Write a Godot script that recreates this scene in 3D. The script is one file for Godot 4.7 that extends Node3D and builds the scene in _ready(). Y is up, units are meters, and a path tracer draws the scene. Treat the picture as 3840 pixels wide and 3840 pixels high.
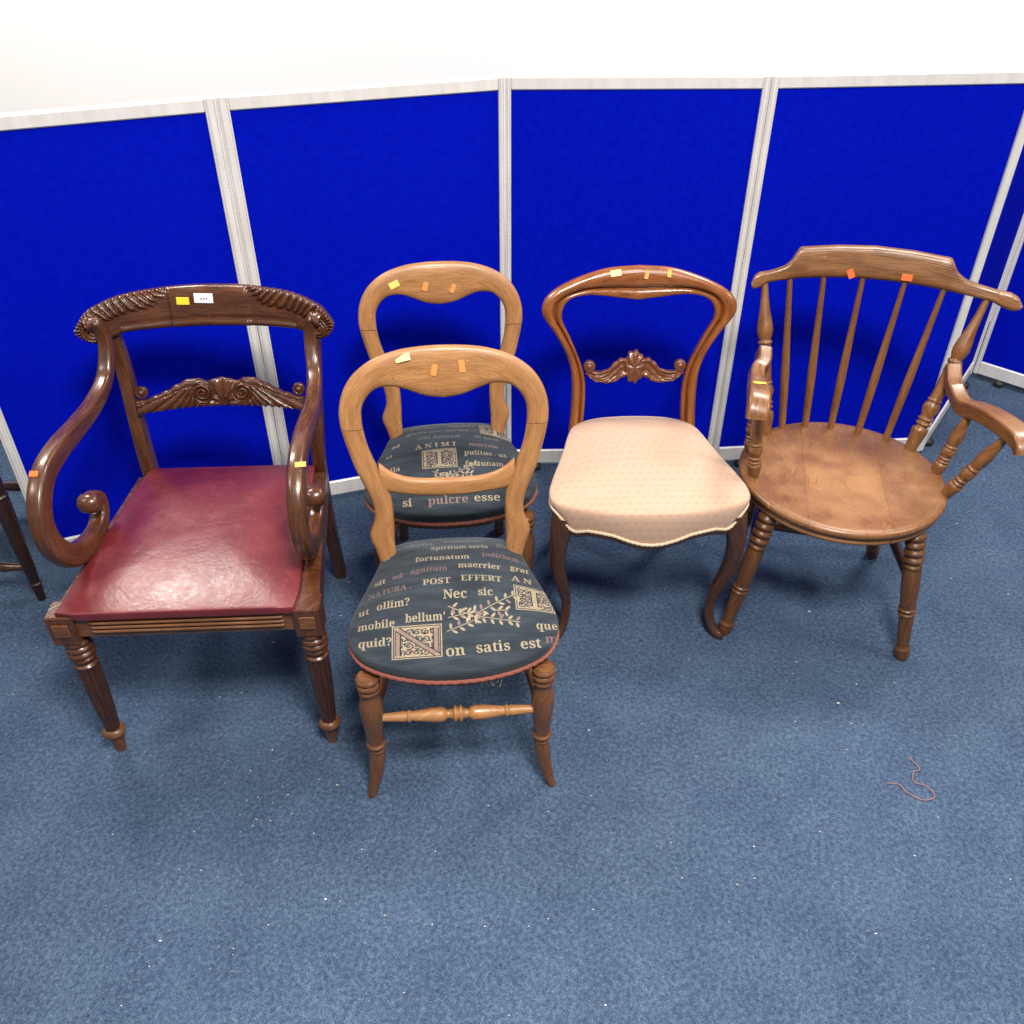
extends Node3D
# Five old chairs stood on a blue carpet in front of folding felt display boards.

var W := {}            # wood and other materials
var taken := {}


# ------------------------------------------------------------------ mesh builder
class Mb:
	var v := PackedVector3Array()
	var n := PackedVector3Array()
	var uv := PackedVector2Array()
	var ix := PackedInt32Array()

	# rows of points -> smooth surface. wrap: each row closes on itself. ring: last row joins the first.
	func grid(rows: Array, wrap := false, ring := false, uvf = null, flip := false) -> void:
		var R := rows.size()
		var C: int = rows[0].size()
		var nor := []
		var total := 0.0
		var cen := PackedVector3Array()
		for r in rows:
			var c := Vector3.ZERO
			for p in r:
				c += p
			cen.append(c / C)
		for i in R:
			var up: PackedVector3Array = rows[(i + 1) % R] if ring else rows[mini(i + 1, R - 1)]
			var dn: PackedVector3Array = rows[(i - 1 + R) % R] if ring else rows[maxi(i - 1, 0)]
			var row: PackedVector3Array = rows[i]
			var out := PackedVector3Array()
			for j in C:
				var a: Vector3 = row[(j + 1) % C] if wrap else row[mini(j + 1, C - 1)]
				var b: Vector3 = row[(j - 1 + C) % C] if wrap else row[maxi(j - 1, 0)]
				var k := (a - b).cross(up[j] - dn[j])
				if k.length() < 1e-12:
					var other: Vector3 = cen[1] if i == 0 else cen[R - 2]
					k = cen[i] - other
					out.append(k.normalized() if k.length() > 1e-9 else Vector3.UP)
					out[j] *= 1000.0
				else:
					k = k.normalized()
					total += k.dot(row[j] - cen[i])
					out.append(k)
			nor.append(out)
		var s := -1.0 if (total < 0.0 and wrap) or (flip and not wrap) else 1.0
		var base := v.size()
		var cols := C + (1 if wrap else 0)
		var vs := R + (1 if ring else 0)
		var along := 0.0
		for i in vs:
			var ii := i % R
			if i > 0:
				var far := 0.0
				far = (rows[ii][0] - rows[(i - 1) % R][0]).length()
				along += maxf(far, (cen[ii] - cen[(i - 1) % R]).length())
			var around := 0.0
			for j in cols:
				var jj := j % C
				if j > 0:
					around += (rows[ii][jj] - rows[ii][j - 1]).length()
				v.append(rows[ii][jj])
				var q: Vector3 = nor[ii][jj]
				n.append((q / 1000.0).normalized() if q.length() > 2.0 else q * s)
				uv.append(uvf.call(rows[ii][jj]) if uvf != null else Vector2(around, along))
		for i in vs - 1:
			for j in cols - 1:
				var a := base + i * cols + j
				var b := a + 1
				var c := a + cols
				var d := c + 1
				if s > 0.0:
					ix.append_array([a, d, b, a, c, d])
				else:
					ix.append_array([a, b, d, a, d, c])

	func cap(ring: PackedVector3Array, dir: Vector3) -> void:
		var c := Vector3.ZERO
		for p in ring:
			c += p
		c /= ring.size()
		for j in ring.size():
			tri(c, ring[j], ring[(j + 1) % ring.size()], dir)

	func tri(a: Vector3, b: Vector3, c: Vector3, dir: Vector3) -> void:
		var k := (b - a).cross(c - a)
		if k.length() < 1e-14:
			return
		k = k.normalized()
		if k.dot(dir) < 0.0:
			var t := b
			b = c
			c = t
			k = -k
		var m := v.size()
		v.append_array([a, b, c])
		n.append_array([k, k, k])
		for p in [a, b, c]:
			if absf(k.y) > 0.7:
				uv.append(Vector2(p.z, p.x))
			elif absf(k.x) > 0.7:
				uv.append(Vector2(p.y, p.z))
			else:
				uv.append(Vector2(p.y, p.x))
		ix.append_array([m, m + 2, m + 1])

	func quad(a, b, c, d, dir) -> void:
		tri(a, b, c, dir)
		tri(a, c, d, dir)

	# chamfered box; tall: grain runs along y
	func box(size: Vector3, at: Transform3D, ch := 0.002, tall := false) -> void:
		var start := v.size()
		var h := size / 2.0
		var P := func(ax: int, s: Vector3) -> Vector3:
			var p := Vector3(s.x * h.x, s.y * h.y, s.z * h.z)
			for k in 3:
				if k != ax:
					p[k] -= s[k] * ch
			return p
		for ax in 3:
			var b := (ax + 1) % 3
			var c := (ax + 2) % 3
			for s in [-1.0, 1.0]:
				var sg := func(x: float, y: float) -> Vector3:
					var r := Vector3.ZERO
					r[ax] = s
					r[b] = x
					r[c] = y
					return r
				var o := Vector3.ZERO
				o[ax] = s
				quad(at * P.call(ax, sg.call(-1.0, -1.0)), at * P.call(ax, sg.call(1.0, -1.0)), at * P.call(ax, sg.call(1.0, 1.0)), at * P.call(ax, sg.call(-1.0, 1.0)), at.basis * o)
				for t in [-1.0, 1.0]:
					var e0 := Vector3.ZERO
					e0[ax] = s
					e0[b] = t
					e0[c] = -1.0
					var e1 := e0
					e1[c] = 1.0
					var w := e0
					w[c] = 0.0
					quad(at * P.call(ax, e0), at * P.call(ax, e1), at * P.call(b, e1), at * P.call(b, e0), at.basis * w)
		for x in [-1.0, 1.0]:
			for y in [-1.0, 1.0]:
				for z in [-1.0, 1.0]:
					var k := Vector3(x, y, z)
					tri(at * P.call(0, k), at * P.call(1, k), at * P.call(2, k), at.basis * k)
		if tall:
			for i in range(start, v.size()):
				uv[i] = Vector2(v[i].x + v[i].z, v[i].y)

	func mesh() -> ArrayMesh:
		var a := []
		a.resize(Mesh.ARRAY_MAX)
		a[Mesh.ARRAY_VERTEX] = v
		a[Mesh.ARRAY_NORMAL] = n
		a[Mesh.ARRAY_TEX_UV] = uv
		a[Mesh.ARRAY_INDEX] = ix
		var m := ArrayMesh.new()
		m.add_surface_from_arrays(Mesh.PRIMITIVE_TRIANGLES, a)
		return m


# ------------------------------------------------------------------ naming
func numbered(called: String) -> String:
	var k: int = taken.get(called, 0)
	taken[called] = k + 1
	return called if k == 0 else "%s_%03d" % [called, k]


func thing(called: String, label: String, category: String, at: Vector3, turn := 0.0, group := "") -> Node3D:
	var o := Node3D.new()
	o.name = numbered(called)
	add_child(o)
	o.position = at
	o.rotation.y = turn
	o.set_meta("label", label)
	o.set_meta("category", category)
	if group:
		o.set_meta("group", group)
	return o


func part(called: String, mb: Mb, m: Material, parent: Node) -> MeshInstance3D:
	var o := MeshInstance3D.new()
	o.name = called
	o.mesh = mb.mesh()
	o.material_override = m
	parent.add_child(o, true)
	return o


# ------------------------------------------------------------------ curves and sections
func smooth(pts: Array, per: int, closed := false) -> Array:
	var out := []
	var N := pts.size()
	var spans := N if closed else N - 1
	for i in spans:
		var p0 = pts[(i - 1 + N) % N] if closed or i > 0 else pts[i] * 2.0 - pts[i + 1]
		var p1 = pts[i]
		var p2 = pts[(i + 1) % N]
		var p3 = pts[(i + 2) % N] if closed or i + 2 < N else p2 * 2.0 - p1
		for k in per:
			var t := float(k) / per
			out.append((p1 * 2.0 + (p2 - p0) * t + (p0 * 2.0 - p1 * 5.0 + p2 * 4.0 - p3) * t * t + (p1 * 3.0 - p0 - p2 * 3.0 + p3) * t * t * t) * 0.5)
	if not closed:
		out.append(pts[N - 1])
	return out


func oval(w: float, h: float, p := 2.6, k := 16) -> PackedVector2Array:
	var out := PackedVector2Array()
	for i in k:
		var a := TAU * i / k
		var c := cos(a)
		var s := sin(a)
		out.append(Vector2(signf(c) * pow(absf(c), 2.0 / p) * w / 2.0, signf(s) * pow(absf(s), 2.0 / p) * h / 2.0))
	return out


# path with one section (or one per point); section x along tangent x ref, y along ref
func sweep(mb: Mb, path: Array, ref: Vector3, sec, caps := true) -> void:
	var rows := []
	var N := path.size()
	for i in N:
		var t: Vector3 = (path[mini(i + 1, N - 1)] - path[maxi(i - 1, 0)]).normalized()
		var side := t.cross(ref).normalized()
		var nn := side.cross(t).normalized()
		var s: PackedVector2Array = sec[i] if sec is Array else sec
		var row := PackedVector3Array()
		for q in s:
			row.append(path[i] + side * q.x + nn * q.y)
		rows.append(row)
	mb.grid(rows, true)
	if caps:
		mb.cap(rows[0], path[0] - path[1])
		mb.cap(rows[N - 1], path[N - 1] - path[N - 2])


func tube(mb: Mb, path: Array, r: float, k := 8) -> void:
	var up := Vector3.UP
	var t: Vector3 = (path[path.size() - 1] - path[0]).normalized()
	if absf(t.y) > 0.8:
		up = Vector3.BACK
	sweep(mb, path, up, oval(r * 2.0, r * 2.0, 2.0, k))


# turned profile: [h, r] points and ["b", h0, h1, r0, r1] beads, joined by straight or curved runs
func turn(spec: Array) -> Array:
	var out := []
	for s in spec:
		if s[0] is String:
			for k in 7:
				var t: float = k / 6.0
				out.append(Vector2(lerpf(s[1], s[2], t), s[3] + (s[4] - s[3]) * sin(t * PI)))
		else:
			out.append(Vector2(s[0], s[1]))
	return out


# lathe from A towards B; bend(h) shifts the axis; flute(h, angle) scales the radius
func lathe(mb: Mb, prof: Array, A: Vector3, B: Vector3, k := 18, bend = null, flute = null) -> void:
	var ax := (B - A).normalized()
	var x := ax.cross(Vector3.BACK if absf(ax.z) < 0.9 else Vector3.UP).normalized()
	var y := ax.cross(x)
	var rows := []
	for p in prof:
		var c: Vector3 = A + ax * p.x
		if bend != null:
			c += bend.call(p.x)
		var row := PackedVector3Array()
		for j in k:
			var a := TAU * j / k
			var r: float = p.y * (flute.call(p.x, a) if flute != null else 1.0)
			row.append(c + x * cos(a) * r + y * sin(a) * r)
		rows.append(row)
	mb.grid(rows, true)
	mb.cap(rows[0], -ax)
	mb.cap(rows[rows.size() - 1], ax)


# a point on a raked, slightly hollow chair back: s across, t up, d forward
func on_back(s: float, t: float, d: float, y0: float, z0: float, rake: float, hollow: float) -> Vector3:
	return Vector3(s, y0, z0) + Vector3(0, cos(rake), -sin(rake)) * t + Vector3(0, sin(rake), cos(rake)) * (d + hollow * s * s)


# frame lofted between an outer and an inner line: sec gives [share from outer 0 to inner 1, depth]
func loft(mb: Mb, outer: Array, inner: Array, sec: Array, where: Callable, caps := true) -> void:
	var rows := []
	for i in outer.size():
		var row := PackedVector3Array()
		for q in sec:
			var p: Vector2 = outer[i].lerp(inner[i], q.x)
			row.append(where.call(p.x, p.y, q.y))
		rows.append(row)
	mb.grid(rows, true)
	if caps:
		mb.cap(rows[0], rows[0][0] - rows[1][0])
		mb.cap(rows[rows.size() - 1], rows[rows.size() - 1][0] - rows[rows.size() - 2][0])


# board with a carved face: edge(sig, v) gives (s, t), face(sig, v) gives the depth of the front
func carved(mb: Mb, ns: int, nv: int, edge: Callable, face: Callable, back: float, where: Callable) -> void:
	var rows := []
	for i in ns + 1:
		var g := -1.0 + 2.0 * i / ns
		var row := PackedVector3Array()
		for j in nv + 1:
			var p: Vector2 = edge.call(g, float(j) / nv)
			row.append(where.call(p.x, p.y, face.call(g, float(j) / nv)))
		for j in 5:
			var vv := 0.96 - 0.92 * j / 4.0
			var p2: Vector2 = edge.call(g, vv)
			row.append(where.call(p2.x, p2.y, -back))
		rows.append(row)
	mb.grid(rows, true)
	mb.cap(rows[0], rows[0][0] - rows[1][0])
	mb.cap(rows[ns], rows[ns][0] - rows[ns - 1][0])


# upholstered pad over an outline in x, z. low(i): the height of its lower edge
func pad(mb: Mb, outline: Array, low: Callable, top: float, dome: float, belly: float, uvf = null, soft := 0.06, sag := 0.0) -> void:
	var c := Vector2.ZERO
	for p in outline:
		c += p
	c /= outline.size()
	var rows := []
	var N := outline.size()
	for st in [[0.0, 0.0], [0.2, 0.55], [0.45, 0.9], [0.65, 1.0], [0.82, 0.85], [0.94, 0.35], [1.0, -0.6]]:
		var row := PackedVector3Array()
		for i in N:
			var o: Vector2 = outline[i] - c
			var k: float = 1.0 + belly * st[1]
			var yl: float = low.call(i)
			var q := c + o * k
			row.append(Vector3(q.x, lerpf(yl, top, st[0]), q.y))
		rows.append(row)
	var q0 := 1.0 - 0.6 * belly
	for st in 9:
		var q: float = q0 - soft * 0.5 if st == 0 else (q0 - soft) * (9 - st) / 8.0
		var row := PackedVector3Array()
		for i in N:
			var o: Vector2 = (outline[i] - c) * q
			var e := q / q0
			var y: float = top + dome * (1.0 - pow(e, 2.4)) - sag * pow(1.0 - e * e, 2.0)
			row.append(Vector3(c.x + o.x, y, c.y + o.y))
		rows.append(row)
	var last := PackedVector3Array()
	for i in N:
		last.append(Vector3(c.x, top + dome - sag, c.y))
	rows.append(last)
	mb.grid(rows, true, false, uvf)


# ------------------------------------------------------------------ materials
func noise(seed_: int, freq: float, oct := 4) -> FastNoiseLite:
	var n := FastNoiseLite.new()
	n.noise_type = FastNoiseLite.TYPE_SIMPLEX_SMOOTH
	n.seed = seed_
	n.frequency = freq
	n.fractal_octaves = oct
	return n


func plain(col: Color, rough := 0.6, metal := 0.0) -> StandardMaterial3D:
	var m := StandardMaterial3D.new()
	m.albedo_color = col
	m.roughness = rough
	m.metallic = metal
	return m


func wood(seed_: int, dark: Color, light: Color, contrast: float, rough: float, coat: float, wear := 0.0, worn := Color.WHITE) -> StandardMaterial3D:
	var a := noise(seed_, 0.018, 3).get_seamless_image(256, 256).get_data()
	var b := noise(seed_ + 7, 0.06, 4).get_seamless_image(256, 256).get_data()
	var c := noise(seed_ + 13, 0.012, 3).get_seamless_image(256, 256).get_data()
	var im := Image.create(256, 512, false, Image.FORMAT_RGB8)
	var hm := Image.create(256, 512, false, Image.FORMAT_L8)
	var ro := Image.create(256, 512, false, Image.FORMAT_L8)
	for y in 512:
		for x in 256:
			var big := a[(y / 2) * 256 + x] / 255.0
			var rings := 0.5 + 0.5 * sin(big * 34.0)
			var fine := b[((y / 4) * 256 + ((x * 3) % 256)) % 65536] / 255.0
			var blot := c[(y / 2) * 256 + x] / 255.0
			var f := clampf(0.5 + contrast * (0.5 * (big - 0.5) * 2.0 + 0.28 * (rings - 0.5) + 0.75 * (fine - 0.5) * 2.0), 0.0, 1.0)
			var col := dark.lerp(light, f)
			if wear > 0.0:
				col = col.lerp(worn, wear * smoothstep(0.3, 0.8, blot))
			im.set_pixel(x, y, col)
			hm.set_pixel(x, y, Color(fine, fine, fine))
			var gl := clampf(rough * (0.72 + 0.75 * blot) + 0.12 * (fine - 0.5), 0.0, 1.0)
			ro.set_pixel(x, y, Color(gl, gl, gl))
	# knocks and scratches in the polish
	var rg := RandomNumberGenerator.new()
	rg.seed = seed_
	for k in 46:
		var nx := rg.randi() % 250
		var ny := rg.randi() % 500
		var nc := dark * 0.6 if rg.randf() < 0.6 else light.lerp(Color.WHITE, 0.12)
		var w := 1 + rg.randi() % 4
		var h := 1 + rg.randi() % 5
		for q in h:
			im.fill_rect(Rect2i(nx + (q % 2), ny + q, w, 1), im.get_pixel(nx, ny).lerp(nc, 0.55))
		hm.fill_rect(Rect2i(nx, ny, w + 1, h), Color(0.1, 0.1, 0.1))
		ro.fill_rect(Rect2i(nx, ny, w + 1, h), Color(0.7, 0.7, 0.7))
	var m := StandardMaterial3D.new()
	m.albedo_texture = ImageTexture.create_from_image(im)
	m.uv1_scale = Vector3(7.0, 1.6, 1.0)
	m.roughness = 1.0
	m.roughness_texture = ImageTexture.create_from_image(ro)
	m.heightmap_enabled = true
	m.heightmap_texture = ImageTexture.create_from_image(hm)
	m.heightmap_scale = 0.03
	if coat > 0.0:
		m.clearcoat_enabled = true
		m.clearcoat = coat * 0.6
		m.clearcoat_roughness = rough * 0.6
	return m


func board_seat_material() -> StandardMaterial3D:
	var S := 512
	var a := noise(51, 0.02, 4).get_seamless_image(512, 512).get_data()
	var b := noise(52, 0.09, 3).get_seamless_image(512, 512).get_data()
	var rg := RandomNumberGenerator.new()
	rg.seed = 15
	var im := Image.create(S, S, false, Image.FORMAT_RGB8)
	var hm := Image.create(S, S, false, Image.FORMAT_L8)
	var ro := Image.create(S, S, false, Image.FORMAT_L8)
	for y in S:
		for x in S:
			var wob := (a[y * S + x] / 255.0 - 0.5)
			var bx := x + wob * 3.0
			var board := 0 if bx < 168 else (1 if bx < 352 else 2)
			# growth lines run from front to back, wandering a little
			var gx := (x + int(wob * 46.0) + board * 157 + 1024) % 512
			var g1 := b[((y / 16 + board * 60) % 512) * 512 + (gx * 2) % 512] / 255.0
			var g2 := b[((y / 7 + board * 90) % 512) * 512 + (gx * 5) % 512] / 255.0
			var pat := a[((y / 2 + 100) % 512) * 512 + (x / 2 + 60)] / 255.0
			var f := clampf(0.46 + (g1 - 0.5) * 0.55 + (g2 - 0.5) * 0.35 + [-0.08, 0.07, -0.03][board], 0.0, 1.0)
			var col := Color(0.33, 0.205, 0.108).lerp(Color(0.545, 0.37, 0.21), f)
			# worn pale where people sit, a darker old stain towards the back
			var dx := (x - 250.0) / 185.0
			var dy := (y - 300.0) / 170.0
			var worn := clampf(1.15 - sqrt(dx * dx + dy * dy) + (pat - 0.5) * 1.1, 0.0, 1.0)
			col = col.lerp(Color(0.65, 0.48, 0.30), worn * 0.5)
			var ex := (x - 330.0) / 120.0
			var ey := (y - 120.0) / 80.0
			col = col.lerp(Color(0.27, 0.145, 0.075), clampf(1.0 - sqrt(ex * ex + ey * ey) + (pat - 0.5) * 0.9, 0.0, 1.0) * 0.5)
			var seam := minf(absf(bx - 168.0), absf(bx - 352.0))
			if seam < 1.0:
				col = col.lerp(Color(0.16, 0.085, 0.045), 0.22)
			im.set_pixel(x, y, col)
			var h := clampf(0.6 + (g2 - 0.5) * 0.4 - (0.2 if seam < 1.2 else 0.0), 0.0, 1.0)
			hm.set_pixel(x, y, Color(h, h, h))
			var r := clampf(0.40 + worn * 0.12 + (pat - 0.5) * 0.2 + (g2 - 0.5) * 0.1, 0.0, 1.0)
			ro.set_pixel(x, y, Color(r, r, r))
	for k in 46:
		var p := Vector2(rg.randf_range(60, 450), rg.randf_range(60, 450))
		var d := Vector2.from_angle(rg.randf_range(-0.5, 0.5) + PI / 2.0) * rg.randf_range(4, 42)
		stroke(im, p, p + d, rg.randf_range(0.8, 1.6), im.get_pixelv(Vector2i(p)).lerp(Color(0.2, 0.11, 0.06) if rg.randf() < 0.7 else Color(0.7, 0.52, 0.33), 0.55))
	var m := StandardMaterial3D.new()
	m.albedo_texture = ImageTexture.create_from_image(im)
	m.roughness = 1.0
	m.roughness_texture = ImageTexture.create_from_image(ro)
	m.heightmap_enabled = true
	m.heightmap_texture = ImageTexture.create_from_image(hm)
	m.heightmap_scale = 0.04
	m.clearcoat_enabled = true
	m.clearcoat = 0.2
	m.clearcoat_roughness = 0.25
	return m


func carpet_material() -> StandardMaterial3D:
	var S := 1024
	var a := noise(3, 0.012, 3).get_seamless_image(512, 512).get_data()
	var b := noise(4, 0.2, 2).get_seamless_image(512, 512).get_data()
	var rg := RandomNumberGenerator.new()
	rg.seed = 77
	var im := Image.create(S, S, false, Image.FORMAT_RGB8)
	var hm := Image.create(S, S, false, Image.FORMAT_L8)
	var dk := Color(0.118, 0.163, 0.245)
	var md := Color(0.240, 0.308, 0.402)
	var lt := Color(0.43, 0.50, 0.57)
	for y in S:
		for x in S:
			var f := (b[(y / 2) * 512 + x / 2] / 255.0 - 0.5) * 0.75 + (a[(y / 2) * 512 + x / 2] / 255.0 - 0.5) * 0.28 + rg.randfn(0.0, 0.27)
			var col := md.lerp(lt, clampf(f, 0.0, 1.0)) if f > 0.0 else md.lerp(dk, clampf(-f, 0.0, 1.0))
			im.set_pixel(x, y, col)
			var g := clampf(0.5 + f * 0.6, 0.0, 1.0)
			hm.set_pixel(x, y, Color(g, g, g))
	for k in 190:
		var px := rg.randi() % S
		var py := rg.randi() % S
		var cc := Color(0.62, 0.64, 0.66).lerp(Color(0.55, 0.5, 0.4), rg.randf())
		im.set_pixel(px, py, cc)
		if rg.randf() < 0.4:
			im.set_pixel((px + 1) % S, py, cc)
	var m := StandardMaterial3D.new()
	m.albedo_texture = ImageTexture.create_from_image(im)
	m.uv1_triplanar = true
	m.uv1_world_triplanar = true
	m.uv1_scale = Vector3(0.73, 0.73, 0.73)
	m.roughness = 0.95
	m.metallic_specular = 0.2
	m.heightmap_enabled = true
	m.heightmap_texture = ImageTexture.create_from_image(hm)
	m.heightmap_scale = 0.35
	# slow patches of soiling
	var d := noise(9, 0.01, 4).get_seamless_image(256, 256)
	var dd := d.get_data()
	var di := Image.create(256, 256, false, Image.FORMAT_RGB8)
	for y in 256:
		for x in 256:
			var f := dd[y * 256 + x] / 255.0
			di.set_pixel(x, y, Color(0.93, 0.93, 0.93).lerp(Color(1.0, 1.0, 1.0), f))
	m.detail_enabled = true
	m.detail_blend_mode = BaseMaterial3D.BLEND_MODE_MUL
	m.detail_albedo = ImageTexture.create_from_image(di)
	m.detail_uv_layer = BaseMaterial3D.DETAIL_UV_2
	m.uv2_triplanar = true
	m.uv2_world_triplanar = true
	m.uv2_scale = Vector3(0.31, 0.31, 0.31)
	return m


func felt_material() -> StandardMaterial3D:
	var a := noise(21, 0.05, 4).get_seamless_image(256, 256).get_data()
	var rg := RandomNumberGenerator.new()
	rg.seed = 5
	var im := Image.create(256, 256, false, Image.FORMAT_RGB8)
	for y in 256:
		for x in 256:
			var f := clampf(a[y * 256 + x] / 255.0 + rg.randfn(0.0, 0.06), 0.0, 1.0)
			im.set_pixel(x, y, Color(0.004, 0.05, 0.62).lerp(Color(0.010, 0.078, 0.685), f))
	var m := StandardMaterial3D.new()
	m.albedo_texture = ImageTexture.create_from_image(im)
	m.uv1_triplanar = true
	m.uv1_world_triplanar = true
	m.uv1_scale = Vector3(3, 3, 3)
	m.roughness = 0.95
	m.metallic_specular = 0.12
	return m


func leather_material() -> StandardMaterial3D:
	var a := noise(31, 0.010, 4).get_seamless_image(512, 512).get_data()
	var b := noise(32, 0.05, 3).get_seamless_image(512, 512).get_data()
	var cell := FastNoiseLite.new()
	cell.noise_type = FastNoiseLite.TYPE_CELLULAR
	cell.seed = 3
	cell.frequency = 0.11
	var g := cell.get_seamless_image(512, 512).get_data()
	var im := Image.create(512, 512, false, Image.FORMAT_RGB8)
	var ro := Image.create(512, 512, false, Image.FORMAT_L8)
	var hm := Image.create(512, 512, false, Image.FORMAT_L8)
	var folds := []
	for q in [[330, 210, 420, 178, 5.0], [250, 255, 400, 235, 6.0], [420, 330, 470, 300, 4.0], [90, 330, 190, 352, 6.0], [300, 395, 440, 372, 5.0], [150, 120, 260, 108, 5.0], [445, 395, 478, 440, 5.0]]:
		folds.append(q)
	for y in 512:
		for x in 512:
			var i := y * 512 + x
			var f := a[i] / 255.0
			var h := b[i] / 255.0
			var fold := 0.0
			for q in folds:
				var p0 := Vector2(q[0], q[1])
				var dv := Vector2(q[2], q[3]) - p0
				var u := clampf((Vector2(x, y) - p0).dot(dv) / dv.length_squared(), 0.0, 1.0)
				var dist: float = (Vector2(x, y) - p0 - dv * u + Vector2((f - 0.5) * 26.0, (h - 0.5) * 14.0)).length()
				fold = maxf(fold, exp(-pow(dist / q[4], 2.0)) * sin(clampf(u, 0.03, 0.97) * PI))
			var col := Color(0.345, 0.078, 0.10).lerp(Color(0.41, 0.122, 0.142), clampf(0.5 + (f - 0.5) * 0.45 + (h - 0.5) * 0.35, 0.0, 1.0))
			col = col.lerp(Color(0.55, 0.25, 0.27), 0.10 * smoothstep(0.62, 0.85, f + 0.25 * (h - 0.5)))
			im.set_pixel(x, y, col)
			var r := clampf(0.38 + (f - 0.5) * 0.14 + (h - 0.5) * 0.10, 0.0, 1.0)
			ro.set_pixel(x, y, Color(r, r, r))
			var t := clampf(0.12 * g[i] / 255.0 + 0.45 * f + 0.25 - 0.2 * fold, 0.0, 1.0)
			hm.set_pixel(x, y, Color(t, t, t))
	var m := StandardMaterial3D.new()
	m.albedo_texture = ImageTexture.create_from_image(im)
	m.roughness_texture = ImageTexture.create_from_image(ro)
	m.roughness = 1.0
	m.heightmap_enabled = true
	m.heightmap_texture = ImageTexture.create_from_image(hm)
	m.heightmap_scale = 0.28
	m.clearcoat_enabled = true
	m.clearcoat = 0.55
	m.clearcoat_roughness = 0.46
	return m


func damask_material() -> StandardMaterial3D:
	var rg := RandomNumberGenerator.new()
	rg.seed = 8
	var im := Image.create(512, 512, false, Image.FORMAT_RGB8)
	var hm := Image.create(512, 512, false, Image.FORMAT_L8)
	for y in 512:
		for x in 512:
			# offset rows of small woven lozenges on a fine weave
			var ry := y / 32
			var cx := fposmod(x + (16.0 if ry % 2 == 1 else 0.0), 32.0) - 16.0
			var cy := fposmod(y, 32.0) - 16.0
			var dd := absf(cx) / 12.0 + absf(cy) / 8.0
			var inn := 1.0 - smoothstep(0.75, 1.0, dd)
			inn *= 0.75 + 0.25 * sin(cx * 1.5)
			var wv := 0.5 + 0.25 * sin(x * PI / 2.0) * sin(y * PI / 2.0) + rg.randfn(0.0, 0.12)
			var col := Color(0.675, 0.56, 0.485).lerp(Color(0.61, 0.495, 0.42), inn * 0.65)
			col = col.lerp(Color(0.74, 0.635, 0.55), clampf(wv - 0.5, 0.0, 0.4))
			im.set_pixel(x, y, col)
			var k := clampf(wv * 0.6 + (1.0 - inn) * 0.3, 0.0, 1.0)
			hm.set_pixel(x, y, Color(k, k, k))
	var m := StandardMaterial3D.new()
	m.albedo_texture = ImageTexture.create_from_image(im)
	m.roughness = 0.8
	m.metallic_specular = 0.3
	m.heightmap_enabled = true
	m.heightmap_texture = ImageTexture.create_from_image(hm)
	m.heightmap_scale = 0.05
	m.rim_enabled = true
	m.rim = 0.25
	return m


# ---- the woven lettering cloth
const CREAM := Color(0.66, 0.585, 0.47)
const ROSE := Color(0.47, 0.345, 0.345)
const FAINT := Color(0.41, 0.41, 0.41)


func write(im: Image, text: String, x: float, y: float, high: float, wide: float, col: Color, tilt := 0.0, bold := true) -> void:
	var t := TextMesh.new()
	var f := SystemFont.new()
	f.font_names = PackedStringArray(["Droid Serif"])
	f.font_weight = 700 if bold else 400
	t.font = f
	t.font_size = 64
	t.pixel_size = 1.0
	t.depth = 0.0
	t.curve_step = 4.0
	t.text = text
	var pts: PackedVector3Array = t.get_mesh_arrays()[Mesh.ARRAY_VERTEX]
	var x0 := 1e9
	for p in pts:
		x0 = minf(x0, p.x)
	high *= 0.92
	var k := high / 46.0
	for i in range(0, pts.size(), 3):
		var q := []
		for j in 3:
			var p := pts[i + j]
			q.append(Vector2((p.x - x0) * k * wide, -(p.y + 12.0) * k).rotated(tilt) + Vector2(x, y))
		fill(im, q[0], q[1], q[2], col)


func fill(im: Image, a: Vector2, b: Vector2, c: Vector2, col: Color) -> void:
	var area := (b - a).cross(c - a)
	if absf(area) < 0.01:
		return
	for y in range(maxi(0, floori(minf(a.y, minf(b.y, c.y)))), mini(im.get_height() - 1, ceili(maxf(a.y, maxf(b.y, c.y)))) + 1):
		for x in range(maxi(0, floori(minf(a.x, minf(b.x, c.x)))), mini(im.get_width() - 1, ceili(maxf(a.x, maxf(b.x, c.x)))) + 1):
			var p := Vector2(x + 0.5, y + 0.5)
			var u := (b - a).cross(p - a) / area
			var w := (c - b).cross(p - b) / area
			var z := (a - c).cross(p - c) / area
			if u >= 0.0 and w >= 0.0 and z >= 0.0:
				im.set_pixel(x, y, col)


func disc(im: Image, c: Vector2, rx: float, ry: float, ang: float, col: Color) -> void:
	var r := maxf(rx, ry)
	for y in range(maxi(0, int(c.y - r)), mini(im.get_height() - 1, int(c.y + r)) + 1):
		for x in range(maxi(0, int(c.x - r)), mini(im.get_width() - 1, int(c.x + r)) + 1):
			var q := (Vector2(x, y) - c).rotated(-ang)
			if (q.x / rx) * (q.x / rx) + (q.y / ry) * (q.y / ry) <= 1.0:
				im.set_pixel(x, y, col)


func stroke(im: Image, a: Vector2, b: Vector2, w: float, col: Color) -> void:
	var s := (b - a).orthogonal().normalized() * w / 2.0
	fill(im, a + s, b + s, b - s, col)
	fill(im, a + s, b - s, a - s, col)


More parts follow.
